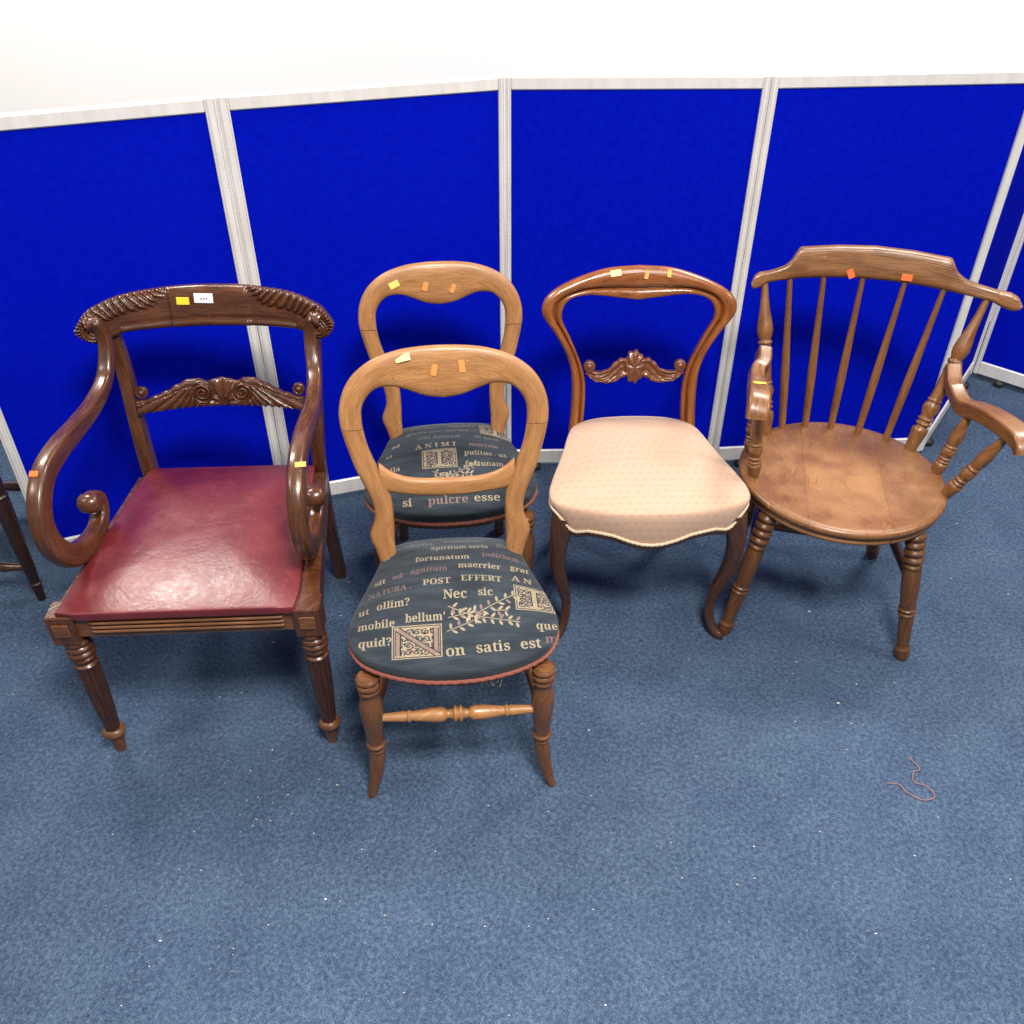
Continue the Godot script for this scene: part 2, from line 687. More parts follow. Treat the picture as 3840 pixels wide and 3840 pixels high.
# a square illuminated initial: framed field of scrolling stems with a large letter
func initial(im: Image, x: float, y: float, w: float, h: float, letter: String, ground: Color) -> void:
	var rg := RandomNumberGenerator.new()
	rg.seed = int(x * 3 + y)
	im.fill_rect(Rect2i(int(x), int(y), int(w), int(h)), CREAM)
	im.fill_rect(Rect2i(int(x) + 5, int(y) + 5, int(w) - 10, int(h) - 10), ground)
	im.fill_rect(Rect2i(int(x) + 9, int(y) + 9, int(w) - 18, int(h) - 18), CREAM)
	var nx := 5
	var ny := 4
	for i in nx:
		for j in ny:
			var c := Vector2(x + 16 + (w - 32) * (i + 0.5) / nx, y + 16 + (h - 32) * (j + 0.5) / ny)
			var a0 := rg.randf() * TAU
			for k in 26:
				var a := a0 + k * 0.32
				var r := 3.0 + k * 0.58
				im.fill_rect(Rect2i(Vector2i(c + Vector2(cos(a) * r * 1.1, sin(a) * r)), Vector2i(5, 5)), ground)
			disc(im, c + Vector2(rg.randf_range(-12, 12), rg.randf_range(-12, 12)), 7, 4, rg.randf() * TAU, ROSE)
			disc(im, c + Vector2(rg.randf_range(-20, 20), rg.randf_range(-16, 16)), 6, 4, rg.randf() * TAU, ground)
	if letter == "N":
		for e in [[0.12, 0.1, 0.12, 0.9], [0.88, 0.1, 0.88, 0.9], [0.12, 0.1, 0.88, 0.9]]:
			stroke(im, Vector2(x + w * e[0], y + h * e[1]), Vector2(x + w * e[2], y + h * e[3]), 26, ground)
			stroke(im, Vector2(x + w * e[0], y + h * e[1]), Vector2(x + w * e[2], y + h * e[3]), 17, ROSE.lerp(CREAM, 0.45))
	else:
		stroke(im, Vector2(x + w * 0.5, y + h * 0.08), Vector2(x + w * 0.5, y + h * 0.92), 30, ground)
		stroke(im, Vector2(x + w * 0.5, y + h * 0.08), Vector2(x + w * 0.5, y + h * 0.92), 20, CREAM)
		stroke(im, Vector2(x + w * 0.36, y + h * 0.12), Vector2(x + w * 0.64, y + h * 0.12), 14, CREAM)
		stroke(im, Vector2(x + w * 0.36, y + h * 0.88), Vector2(x + w * 0.64, y + h * 0.88), 14, CREAM)


func spray(im: Image, x: float, y: float, sc: float) -> void:
	var rg := RandomNumberGenerator.new()
	rg.seed = 12
	for br in [[0, 30, 110, 5, 4], [0, -20, 120, 40, 4], [110, 15, 260, -75, 5], [110, 30, 265, 60, 5], [-5, 90, 110, 40, 4], [170, 5, 225, 5, 2]]:
		var a := Vector2(br[0], br[1]) * sc + Vector2(x, y)
		var b := Vector2(br[2], br[3]) * sc + Vector2(x, y)
		stroke(im, a, b, 4, CREAM)
		for k in br[4]:
			var p := a.lerp(b, (k + 0.5) / br[4])
			for s in [-1, 1]:
				var d: float = (b - a).angle() + s * rg.randf_range(0.7, 1.3)
				disc(im, p + Vector2.from_angle(d) * 17.0 * sc, 12.0 * sc, 5.2 * sc, d, CREAM if rg.randf() < 0.7 else ROSE.lerp(CREAM, 0.35))


# the cloth covers 0.5 m x 0.5 m of seat; lines as [text, x, y, height, width, colour, tilt]
func lettered(lines: Array, tiles: Array, sprays: Array) -> StandardMaterial3D:
	var S := 1024
	var im := Image.create(S, S, false, Image.FORMAT_RGB8)
	var a := noise(41, 0.03, 3).get_seamless_image(256, 256).get_data()
	var rg := RandomNumberGenerator.new()
	rg.seed = 4
	for y in S:
		var th := rg.randfn(0.0, 0.16)
		for x in S:
			var f := clampf(0.5 + th + (a[((y / 2) % 256) * 256 + (x / 8) % 256] / 255.0 - 0.5) * 1.1, 0.0, 1.0)
			im.set_pixel(x, y, Color(0.095, 0.122, 0.15).lerp(Color(0.20, 0.235, 0.27), f))
	for l in lines:
		write(im, l[0], l[1], l[2], l[3], l[4], l[5], l[6] if l.size() > 6 else 0.0)
	for t in tiles:
		initial(im, t[0], t[1], t[2], t[3], t[4], Color(0.12, 0.14, 0.17))
	for s in sprays:
		spray(im, s[0], s[1], s[2])
	var hm := Image.create(S, S, false, Image.FORMAT_L8)
	for y in S:
		for x in S:
			var g := 0.4 + 0.3 * sin(y * 1.6) * (0.6 + 0.4 * sin(x * 0.8)) + rg.randfn(0.0, 0.1)
			var c := im.get_pixel(x, y)
			# worn, broken threads
			var worn := 0.46 + rg.randfn(0.0, 0.30)
			im.set_pixel(x, y, (c * (0.9 + 0.16 * g)).lerp(Color(0.2, 0.23, 0.26), clampf(worn - 0.22, 0.0, 0.72)))
			g = clampf(g, 0.0, 1.0)
			hm.set_pixel(x, y, Color(g, g, g))
	var m := StandardMaterial3D.new()
	m.albedo_texture = ImageTexture.create_from_image(im)
	m.roughness = 0.9
	m.metallic_specular = 0.25
	m.heightmap_enabled = true
	m.heightmap_texture = ImageTexture.create_from_image(hm)
	m.heightmap_scale = 0.06
	m.rim_enabled = true
	m.rim = 0.2
	return m


# ------------------------------------------------------------------ small price stickers
func sticker(parent: Node, called: String, col: Color, w: float, h: float, at: Vector3, nrm: Vector3, roll := 0.0) -> void:
	var up := Vector3.UP
	var x := up.cross(nrm).normalized()
	var y := nrm.cross(x).normalized()
	var b := Basis(x, y, nrm.normalized()) * Basis(Vector3.BACK, roll)
	var mb := Mb.new()
	mb.box(Vector3(w, h, 0.0012), Transform3D(b, at), 0.0004)
	part(called, mb, plain(col, 0.55), parent)


# ------------------------------------------------------------------ the display boards
func display_board(a: Vector3, b: Vector3, label: String, w0: float, w1: float) -> void:
	var L := (b - a).length()
	var t := thing("display_board", label, "display board", a, atan2(-(b.z - a.z), b.x - a.x), "folding blue display boards")
	var H := 1.22
	var g := 0.0008
	var mb := Mb.new()
	var bw := L - w0 - w1 - 2.0 * g
	var bx := g + w0 + bw / 2.0
	mb.box(Vector3(bw, H - 0.095, 0.018), Transform3D(Basis(), Vector3(bx, 0.075 + (H - 0.105) / 2.0, -0.019)), 0.001)
	part("felt_panel", mb, W.felt, t)
	for s in [0, 1]:
		mb = Mb.new()
		var wd := w0 if s == 0 else w1
		var x := g + wd / 2.0 if s == 0 else L - g - wd / 2.0
		mb.box(Vector3(wd * 0.62, H - 0.02, 0.034), Transform3D(Basis(), Vector3(x, 0.02 + (H - 0.02) / 2.0, -0.018)), 0.003)
		for e in [-1.0, 1.0]:
			mb.box(Vector3(wd * 0.17, H - 0.024, 0.0318), Transform3D(Basis(), Vector3(x + e * wd * 0.405, 0.02 + (H - 0.02) / 2.0, -0.018)), 0.002)
		part("frame_post", mb, W.alu, t)
	mb = Mb.new()
	mb.box(Vector3(bw, 0.052, 0.030), Transform3D(Basis(), Vector3(bx, 0.049, -0.018)), 0.003)
	part("bottom_rail", mb, W.alu, t)
	mb = Mb.new()
	mb.box(Vector3(bw, 0.032, 0.030), Transform3D(Basis(), Vector3(bx, H - 0.018, -0.018)), 0.003)
	part("top_rail", mb, W.alu, t)
	for s in [0.14, 0.86]:
		mb = Mb.new()
		lathe(mb, turn([[0.0, 0.016], [0.004, 0.019], [0.014, 0.020], [0.021, 0.015], [0.024, 0.004]]), Vector3(L * s, 0.0, -0.005), Vector3(L * s, 1.0, -0.005), 14)
		part("foot_glide", mb, W.rubber, t)


# ------------------------------------------------------------------ dark armchair
func make_armchair(at: Vector3, yaw: float) -> void:
	var t := thing("scroll_armchair", "dark mahogany armchair with scrolled arms and a red leather seat", "armchair", at, yaw)
	var y0 := 0.455
	var z0 := -0.268
	var rk := 0.22
	var wh := func(s: float, u: float, d: float) -> Vector3: return on_back(s, u, d, y0, z0, rk, 0.75)
	# crest rail with fluted ends
	var edge := func(g: float, v: float) -> Vector2:
		var a := absf(g)
		var s := 0.289 * sin(a * PI / 2.0)
		var top := 0.444 - 0.19 * pow(s / 0.289, 2.0) * 0.16 - 0.045 * pow(s / 0.289, 7.0)
		var bot := 0.346 - 0.012 * pow(s / 0.289, 2.0)
		if s > 0.19:
			bot -= 0.012 * smoothstep(0.19, 0.245, s)
		if s > 0.236:
			var e := (s - 0.236) / 0.053
			var q := sqrt(maxf(0.0, 1.0 - e * e))
			top = lerpf(0.358, top + 0.014 * smoothstep(0.0, 0.8, e), q)
			bot = lerpf(0.358, bot - 0.006, q)
		return Vector2(signf(g) * s, lerpf(bot, top, v))
	var face := func(g: float, v: float) -> float:
		var a := absf(g)
		var s := 0.289 * sin(a * PI / 2.0)
		var rim := 0.017 * pow(maxf(0.0, 1.0 - pow(absf(2.0 * v - 1.0), 5.0)), 0.5)
		var d := rim
		var p: Vector2 = edge.call(g, v)
		# plain hollow below the fan, bead along the lower edge
		var inside := 0.289 - s
		if s > 0.085:
			var dy: float = edge.call(g, 1.0).y - p.y
			var b := inside
			for it in 3:
				var cot := lerpf(0.75, 0.5, smoothstep(0.03, 0.07, b)) + 0.5 * smoothstep(0.08, 0.14, b) + 1.1 * smoothstep(0.14, 0.2, b)
				b = inside - dy * cot
			var ph := b / 0.0150
			var long := lerpf(0.050, 0.046, smoothstep(0.04, 0.1, b)) - 0.036 * smoothstep(0.11, 0.195, b)
			if s > 0.254:
				ph = atan2(p.y - 0.354, s - 0.246) * 5.0
				long = 0.2
			var fl := absf(sin(ph * PI))
			var on := (1.0 - smoothstep(long - 0.010, long, dy + 0.006 * (1.0 - fl))) * smoothstep(0.085, 0.092, s)
			var sunk := smoothstep(0.085, 0.092, s)
			d = rim - 0.005 * sunk + on * (0.0125 * sqrt(fl) - 0.002)
			var er := Vector2(s - 0.254, p.y - 0.350).length()
			if er < 0.022:
				d = rim + 0.004 + 0.0026 * sin(er * 700.0 + atan2(p.y - 0.350, s - 0.254))
		if v < 0.16 and s < 0.2:
			d += 0.0035 * sin(v / 0.16 * PI)
		elif v < 0.3 and s < 0.2:
			d -= 0.002 * sin((v - 0.16) / 0.14 * PI)
		return d
	var mb := Mb.new()
	carved(mb, 360, 44, edge, face, 0.012, wh)
	part("crest_rail", mb, W.mahogany, t)
	# carved middle rail
	var medge := func(g: float, v: float) -> Vector2:
		var a := absf(g)
		var s := 0.197 * a
		var k := PackedVector2Array([Vector2(0, 0.223), Vector2(0.02, 0.220), Vector2(0.036, 0.214), Vector2(0.055, 0.222), Vector2(0.08, 0.221), Vector2(0.105, 0.210), Vector2(0.13, 0.197), Vector2(0.155, 0.187), Vector2(0.18, 0.180), Vector2(0.2, 0.178)])
		var top := 0.178
		for i in k.size() - 1:
			if s >= k[i].x and s <= k[i + 1].x:
				top = lerpf(k[i].y, k[i + 1].y, smoothstep(0.0, 1.0, (s - k[i].x) / (k[i + 1].x - k[i].x)))
		var bot := 0.148 - 0.006 * smoothstep(0.08, 0.197, s) + 0.004 * absf(sin(s * 190.0))
		return Vector2(signf(g) * s, lerpf(bot, top, v))
	var mface := func(g: float, v: float) -> float:
		var p: Vector2 = medge.call(g, v)
		var s := absf(p.x)
		var rim := 0.009 * pow(maxf(0.0, 1.0 - pow(absf(2.0 * v - 1.0), 4.0)), 0.5)
		var er := Vector2(s - 0.047, p.y - 0.187)
		var r := er.length()
		if r < 0.026:
			return rim + 0.005 * cos(r * 620.0 - 0.4 + atan2(er.y, er.x)) + 0.003
		if s > 0.06:
			var ang := atan2(p.y - 0.235, s - 0.04)
			var fe := absf(sin(ang * 21.0))
			var on := 1.0 - smoothstep(0.55, 0.8, v - 0.12)
			var d := rim - 0.003 + 0.009 * sqrt(fe) * on
			if v > 0.72:
				d = rim + 0.003 * sin((v - 0.72) / 0.28 * PI)
			return d
		var an := atan2(s, p.y - 0.158)
		return rim - 0.002 + 0.007 * absf(sin(an * 5.0)) * smoothstep(0.004, 0.02, Vector2(s, p.y - 0.158).length())
	mb = Mb.new()
	carved(mb, 280, 34, medge, mface, 0.006, wh)
	var mid := part("carved_middle_rail", mb, W.mahogany, t)
	for e in [-1.0, 1.0]:
		mb = Mb.new()
		lathe(mb, turn([[-0.010, 0.010], [-0.008, 0.0145], [0.003, 0.015], [0.008, 0.0125], [0.004, 0.0095], [0.004, 0.008], [0.010, 0.0055], [0.011, 0.001]]), wh.call(e * 0.186, 0.196, 0.0), wh.call(e * 0.186, 0.196, 1.0), 20)
		part("ear_scroll", mb, W.mahogany, mid)
	for e in [-1.0, 1.0]:
		# sabre back post running down into the rear leg
		mb = Mb.new()
		var path := smooth([Vector3(e * 0.206, 0.0, -0.352), Vector3(e * 0.207, 0.12, -0.318), Vector3(e * 0.208, 0.28, -0.282), Vector3(e * 0.211, 0.44, -0.268), Vector3(e * 0.218, 0.58, -0.292), Vector3(e * 0.226, 0.70, -0.322), Vector3(e * 0.234, 0.81, -0.335)], 7)
		var secs := []
		for i in path.size():
			var f := float(i) / (path.size() - 1)
			secs.append(oval(lerpf(0.030, 0.046, sin(f * PI)), 0.033, 5.0, 20))
		sweep(mb, path, Vector3.RIGHT, secs)
		part("back_post", mb, W.mahogany, t)
		# arm: out along the side, over the front and curled back up from the seat rail
		mb = Mb.new()
		var ap := smooth([Vector3(e * 0.262, 0.832, -0.272), Vector3(e * 0.246, 0.836, -0.278), Vector3(e * 0.235, 0.806, -0.284), Vector3(e * 0.234, 0.765, -0.272), Vector3(e * 0.239, 0.718, -0.232), Vector3(e * 0.245, 0.697, -0.15), Vector3(e * 0.25, 0.698, -0.05), Vector3(e * 0.254, 0.703, 0.04), Vector3(e * 0.257, 0.695, 0.115), Vector3(e * 0.258, 0.660, 0.168), Vector3(e * 0.257, 0.605, 0.191), Vector3(e * 0.255, 0.550, 0.178), Vector3(e * 0.251, 0.502, 0.138), Vector3(e * 0.249, 0.474, 0.075), Vector3(e * 0.248, 0.468, 0.015), Vector3(e * 0.248, 0.486, -0.026), Vector3(e * 0.247, 0.520, -0.036), Vector3(e * 0.246, 0.542, -0.014), Vector3(e * 0.246, 0.543, 0.002)], 7)
		if e > 0.0:
			for i in ap.size():
				ap[i].x -= 0.012 * smoothstep(-0.2, 0.1, ap[i].z)
		var asec := []
		for i in ap.size():
			var f := float(i) / (ap.size() - 1)
			var th := lerpf(0.029, 0.053, smoothstep(0.12, 0.5, f)) * lerpf(1.0, 0.60, smoothstep(0.70, 0.90, f)) * lerpf(1.0, 0.45, smoothstep(0.93, 1.0, f))
			asec.append(oval(th, lerpf(0.028, 0.037, smoothstep(0.0, 0.35, f)) * lerpf(1.0, 0.8, smoothstep(0.9, 1.0, f)), 3.4, 20))
		sweep(mb, ap, Vector3.RIGHT, asec)
		var arm := part("scroll_arm", mb, W.mahogany, t)
		mb = Mb.new()
		var eye := Vector3(e * 0.246, 0.541, 0.006)
		lathe(mb, turn([[-0.024, 0.003], [-0.022, 0.014], [-0.015, 0.021], [0.0, 0.0235], [0.015, 0.021], [0.022, 0.014], [0.024, 0.003]]), eye, eye + Vector3.RIGHT, 20)
		part("scroll_eye", mb, W.mahogany, arm)
	# seat frame
	mb = Mb.new()
	mb.box(Vector3(0.450, 0.058, 0.024), Transform3D(Basis(), Vector3(-0.004, 0.409, 0.249)), 0.003)
	var fr := part("front_seat_rail", mb, W.mahogany_worn, t)
	for r in [[0.4215, 0.0055], [0.4095, 0.0055], [0.3985, 0.0055]]:
		mb = Mb.new()
		tube(mb, [Vector3(-0.196, r[0], 0.2615), Vector3(-0.19, r[0], 0.2635), Vector3(0.19, r[0], 0.2635), Vector3(0.196, r[0], 0.2615)], r[1] * 0.72, 10)
		part("reeded_moulding", mb, W.mahogany_worn, fr)
	for e in [-1.0, 1.0]:
		mb = Mb.new()
		var d := Vector3(e * 0.216, 0.409, -0.235) - Vector3(e * 0.254, 0.409, 0.222)
		mb.box(Vector3(0.048, 0.062, d.length()), Transform3D(Basis.looking_at(d.normalized()), Vector3(e * 0.226, 0.412, -0.006)), 0.003)
		part("side_seat_rail", mb, W.mahogany, t)
		# front leg: square block, ringed neck, reeded taper, collar and peg
		mb = Mb.new()
		mb.box(Vector3(0.056, 0.078, 0.054), Transform3D(Basis(), Vector3(e * 0.250 - 0.004, 0.4065, 0.244)), 0.003, true)
		var leg := part("front_leg", mb, W.mahogany, t)
		mb = Mb.new()
		mb.box(Vector3(0.034, 0.034, 0.004), Transform3D(Basis(), Vector3(e * 0.250 - 0.004, 0.41, 0.2725)), 0.0016)
		part("corner_block", mb, W.mahogany_worn, leg)
		mb = Mb.new()
		var prof := turn([[0.368, 0.020], ["b", 0.366, 0.350, 0.0225, 0.0275], ["b", 0.350, 0.334, 0.0235, 0.0285], ["b", 0.334, 0.318, 0.0235, 0.029], ["b", 0.318, 0.304, 0.022, 0.0265], [0.302, 0.019], [0.298, 0.019], ["b", 0.296, 0.286, 0.021, 0.026]])
		lathe(mb, prof, Vector3(e * 0.247, 0, 0.243), Vector3(e * 0.247, 1, 0.243), 24)
		part("turned_neck", mb, W.mahogany, leg)
		mb = Mb.new()
		var reeds := []
		for i in 15:
			reeds.append(Vector2(lerpf(0.288, 0.074, i / 14.0), lerpf(0.0275, 0.0185, i / 14.0) * (0.86 + 0.14 * sqrt(sin(clampf(i / 14.0, 0.02, 0.98) * PI)))))
		lathe(mb, reeds, Vector3(e * 0.247, 0, 0.243), Vector3(e * 0.247, 1, 0.243), 96, null, func(_h: float, a: float) -> float: return 0.74 + 0.26 * sqrt(absf(sin(a * 5.0))))
		part("reeded_shaft", mb, W.mahogany_dark, leg)
		mb = Mb.new()
		lathe(mb, turn([[0.076, 0.0165], ["b", 0.076, 0.052, 0.0185, 0.0255], [0.050, 0.017], [0.046, 0.0165], [0.006, 0.0125], [0.0, 0.0115]]), Vector3(e * 0.247, 0, 0.243), Vector3(e * 0.247, 1, 0.243), 24)
		part("foot_collar", mb, W.mahogany_worn, leg)
	mb = Mb.new()
	mb.box(Vector3(0.40, 0.055, 0.024), Transform3D(Basis(), Vector3(0, 0.409, -0.262)), 0.003)
	part("back_seat_rail", mb, W.mahogany, t)
	# drop-in red seat
	mb = Mb.new()
	var ol := []
	for c in [[Vector2(0.222, 0.270), Vector2(-0.249, 0.271)], [Vector2(-0.256, 0.265), Vector2(-0.207, -0.245)], [Vector2(-0.202, -0.252), Vector2(0.196, -0.252)], [Vector2(0.203, -0.245), Vector2(0.230, 0.262)]]:
		for k in 12:
			ol.append(c[0].lerp(c[1], k / 12.0))
	pad(mb, ol, func(_i: int) -> float: return 0.437, 0.456, 0.027, 0.004, func(p: Vector3) -> Vector2: return Vector2(p.x * 1.9 + 0.5, p.z * 1.8 + 0.5 + (0.456 - p.y) * 1.5), 0.03)
	part("leather_seat", mb, W.leather, t)
	# price labels
	var face_n := Vector3(0, sin(rk), cos(rk))
	sticker(t, "yellow_sticker", Color(0.85, 0.78, 0.18), 0.029, 0.017, wh.call(-0.056, 0.409, 0.0195), face_n, -0.03)
	sticker(t, "white_price_label", Color(0.86, 0.86, 0.86), 0.043, 0.022, wh.call(-0.009, 0.414, 0.0195), face_n, -0.04)
	mb = Mb.new()
	for k in 3:
		mb.box(Vector3(0.0035, 0.0045, 0.0006), Transform3D(Basis(Vector3.RIGHT, -rk), wh.call(-0.014 + k * 0.006, 0.413, 0.0205)), 0.0002)
	part("label_number", mb, plain(Color(0.5, 0.5, 0.52), 0.7), t)
	sticker(t, "orange_sticker", Color(0.76, 0.42, 0.16), 0.020, 0.012, Vector3(-0.262, 0.7135, 0.142), Vector3(-0.25, 0.75, 0.62), 0.2)
	sticker(t, "orange_sticker", Color(0.88, 0.62, 0.28), 0.022, 0.011, Vector3(0.257, 0.7155, 0.138), Vector3(0.0, 0.77, 0.64), 0.05)


# ------------------------------------------------------------------ balloon-back chairs
func make_balloon(called_label: String, at: Vector3, yaw: float, cloth: Material, front: bool, sc := 1.0) -> void:
	var t := thing("balloon_back_chair", called_label, "chair", at, yaw, "pair of balloon back chairs with lettered seats")
	var wh := func(s: float, u: float, d: float) -> Vector3: return on_back(s * sc, u * sc, d, 0.43, -0.160, 0.2, 0.35)
	var O := [Vector2(0.146, -0.085), Vector2(0.158, -0.03), Vector2(0.168, 0.012), Vector2(0.176, 0.035), Vector2(0.176, 0.055), Vector2(0.166, 0.080), Vector2(0.163, 0.100), Vector2(0.167, 0.130), Vector2(0.180, 0.168), Vector2(0.194, 0.205), Vector2(0.206, 0.250), Vector2(0.2145, 0.288), Vector2(0.218, 0.318), Vector2(0.2155, 0.350), Vector2(0.204, 0.384), Vector2(0.181, 0.416), Vector2(0.142, 0.443), Vector2(0.092, 0.459), Vector2(0.045, 0.465), Vector2(0.0, 0.4665)]
	var I := [Vector2(0.120, -0.085), Vector2(0.122, -0.03), Vector2(0.124, 0.012), Vector2(0.1245, 0.035), Vector2(0.1235, 0.055), Vector2(0.1225, 0.080), Vector2(0.1225, 0.105), Vector2(0.125, 0.135), Vector2(0.136, 0.170), Vector2(0.149, 0.208), Vector2(0.163, 0.250), Vector2(0.170, 0.285), Vector2(0.1725, 0.315), Vector2(0.169, 0.345), Vector2(0.153, 0.370), Vector2(0.132, 0.383), Vector2(0.102, 0.384), Vector2(0.073, 0.374), Vector2(0.038, 0.360), Vector2(0.0, 0.354)]
	var sec := []
	for q in oval(1.0, 0.027, 2.7, 20):
		sec.append(Vector2(0.5 - q.x, q.y))
	var Os := smooth(O, 5)
	var Is := smooth(I, 5)
	var cut := 11 * 5 + 2
	var mb := Mb.new()
	# crest from seam to seam
	var co := []
	var ci := []
	for i in range(cut, Os.size()):
		co.append(Os[i])
		ci.append(Is[i])
	for i in range(Os.size() - 2, cut - 1, -1):
		co.append(Os[i] * Vector2(-1, 1))
		ci.append(Is[i] * Vector2(-1, 1))
	loft(mb, co, ci, sec, wh)
	part("crest_rail", mb, W.oak, t)
	for e in [-1.0, 1.0]:
		mb = Mb.new()
		var so := []
		var si := []
		for i in cut:
			so.append(Os[i] * Vector2(e, 1))
			si.append(Is[i] * Vector2(e, 1))
		so.append(Os[cut].lerp(Os[cut - 1], 0.25) * Vector2(e, 1))
		si.append(Is[cut].lerp(Is[cut - 1], 0.25) * Vector2(e, 1))
		loft(mb, so, si, sec, wh)
		part("back_post", mb, W.oak, t)
		mb = Mb.new()
		var lp := smooth([Vector3(e * 0.135, 0.40, -0.150), Vector3(e * 0.136, 0.30, -0.156), Vector3(e * 0.140, 0.15, -0.190), Vector3(e * 0.146, 0.0, -0.245)], 6)
		sweep(mb, lp, Vector3.RIGHT, oval(0.030, 0.030, 4.0, 16))
		part("rear_leg", mb, W.walnut_leg, t)
	# curved cross rail
	mb = Mb.new()
	var uo := []
	var ui := []
	for i in 25:
		var s := -0.145 + 0.29 * i / 24.0
		var k := (s / 0.145) * (s / 0.145)
		uo.append(Vector2(s, 0.172 + 0.040 * k * k + 0.004 * k))
		ui.append(Vector2(s, 0.131 + 0.020 * k))
	var sec2 := []
	for q in oval(1.0, 0.022, 2.7, 16):
		sec2.append(Vector2(0.5 - q.x, q.y - 0.001))
	loft(mb, uo, ui, sec2, wh)
	part("cross_rail", mb, W.oak, t)
	# seat
	var half := [Vector2(0.0, 0.203), Vector2(0.06, 0.199), Vector2(0.125, 0.181), Vector2(0.178, 0.150), Vector2(0.205, 0.108), Vector2(0.210, 0.065), Vector2(0.200, 0.015), Vector2(0.182, -0.045), Vector2(0.165, -0.100), Vector2(0.153, -0.145), Vector2(0.138, -0.178), Vector2(0.105, -0.198), Vector2(0.05, -0.207)]
	var ring := half.duplicate()
	ring.append(Vector2(0.0, -0.209))
	for i in range(half.size() - 1, 0, -1):
		ring.append(half[i] * Vector2(-1, 1))
	var ol := smooth(ring, 4, true)
	mb = Mb.new()
	var inner := []
	for p in ol:
		inner.append(p * 0.955)
	pad(mb, inner, func(_i: int) -> float: return 0.365, 0.384, 0.0, 0.0)
	part("seat_frame", mb, W.walnut_leg, t)
	mb = Mb.new()
	pad(mb, ol, func(_i: int) -> float: return 0.388, 0.420, 0.040, 0.026, func(p: Vector3) -> Vector2: return Vector2(p.x * 2.0 + 0.5, p.z * 2.0 + 0.5 + (0.43 - p.y) * 1.4 * clampf(p.z * 8.0, 0.0, 1.0)), 0.16)
	part("lettered_cushion", mb, cloth, t)
	# twisted cord along the lower edge
	mb = Mb.new()
	var rows := []
	var N := ol.size() * 3
	for i in N:
		var f := float(i) / 3.0
		var a: Vector2 = ol[int(f) % ol.size()].lerp(ol[(int(f) + 1) % ol.size()], f - floorf(f))
		var b: Vector2 = ol[(int(f) + 2) % ol.size()]
		var tg := (b - a).normalized()
		var outw := Vector3(a.x, 0, a.y).normalized()
		var row := PackedVector3Array()
		for j in 8:
			var an := TAU * j / 8.0
			var rr := 0.0056 * (1.0 + 0.22 * cos(2.0 * an + i * 1.9))
			row.append(Vector3(a.x * 1.012, 0.389, a.y * 1.012) + outw * cos(an) * rr + Vector3.UP * sin(an) * rr)
		rows.append(row)
	mb.grid(rows, true, true)
	part("cord_trim", mb, W.cord, t)
	# turned front legs and stretchers
	var prof := turn([[0.372, 0.020], ["b", 0.372, 0.356, 0.0195, 0.0245], ["b", 0.356, 0.339, 0.0195, 0.0245], ["b", 0.339, 0.323, 0.0185, 0.0225], [0.319, 0.0175], [0.311, 0.0185], [0.298, 0.0225], [0.282, 0.0248], [0.262, 0.0245], [0.235, 0.0225], [0.205, 0.0195], [0.178, 0.0172], [0.171, 0.0168], ["b", 0.169, 0.157, 0.0175, 0.0215], [0.155, 0.0165], ["b", 0.151, 0.143, 0.0165, 0.0185], [0.140, 0.0165], [0.125, 0.0178], [0.100, 0.0172], [0.07, 0.0150], [0.04, 0.0128], [0.015, 0.0110], [0.004, 0.0102], [0.0, 0.0085]])
	for e in [-1.0, 1.0]:
		mb = Mb.new()
		var B := func(h: float) -> Vector3: return Vector3(e * 0.024, 0, 0.014) * pow(clampf((0.145 - h) / 0.145, 0.0, 1.0), 1.7)
		lathe(mb, prof, Vector3(e * 0.178, 0, 0.160), Vector3(e * 0.178, 1, 0.160), 22, B)
		part("front_leg", mb, W.walnut_leg, t)
		mb = Mb.new()
		var A := Vector3(e * 0.174, 0.232, 0.154)
		var D := Vector3(e * 0.141, 0.215, -0.172)
		var L := (D - A).length()
		lathe(mb, turn([[0.0, 0.008], [L * 0.12, 0.009], [L * 0.4, 0.0125], [L * 0.6, 0.0125], [L * 0.9, 0.009], [L, 0.008]]), A, D, 14)
		part("side_stretcher", mb, W.oak_dark, t)
	mb = Mb.new()
	var X := 0.344
	var sp := turn([[0.0, 0.0075], [0.03, 0.0095], [0.062, 0.0118], [0.064, 0.010], ["b", 0.066, 0.074, 0.011, 0.0135], [0.076, 0.010], [0.085, 0.0115], [0.12, 0.0158], [0.138, 0.0165], [0.146, 0.014], [0.148, 0.0095], [0.154, 0.0095], ["b", 0.156, 0.160, 0.010, 0.012], ["b", 0.161, 0.172, 0.012, 0.0185]])
	var all := sp.duplicate()
	for i in range(sp.size() - 1, -1, -1):
		if sp[i].x < 0.1715:
			all.append(Vector2(X - sp[i].x, sp[i].y))
	lathe(mb, all, Vector3(-X / 2.0, 0.246, 0.163), Vector3(X, 0.246, 0.163), 16)
	part("front_stretcher", mb, W.oak, t)
	if front:
		mb = Mb.new()
		var rg := RandomNumberGenerator.new()
		rg.seed = 6
		for k in 7:
			var x := 0.045 + 0.007 * k
			var p0 := Vector3(x, 0.384, 0.193)
			tube(mb, [p0, p0 + Vector3(rg.randf_range(-0.004, 0.004), -0.008, 0.003), p0 + Vector3(rg.randf_range(-0.008, 0.006), -0.012 - rg.randf() * 0.014, 0.004)], 0.0005, 5)
		part("frayed_threads", mb, plain(Color(0.62, 0.58, 0.42), 0.9), t)
	# stickers left on the crest
	var nn := Vector3(0, sin(0.2), cos(0.2))
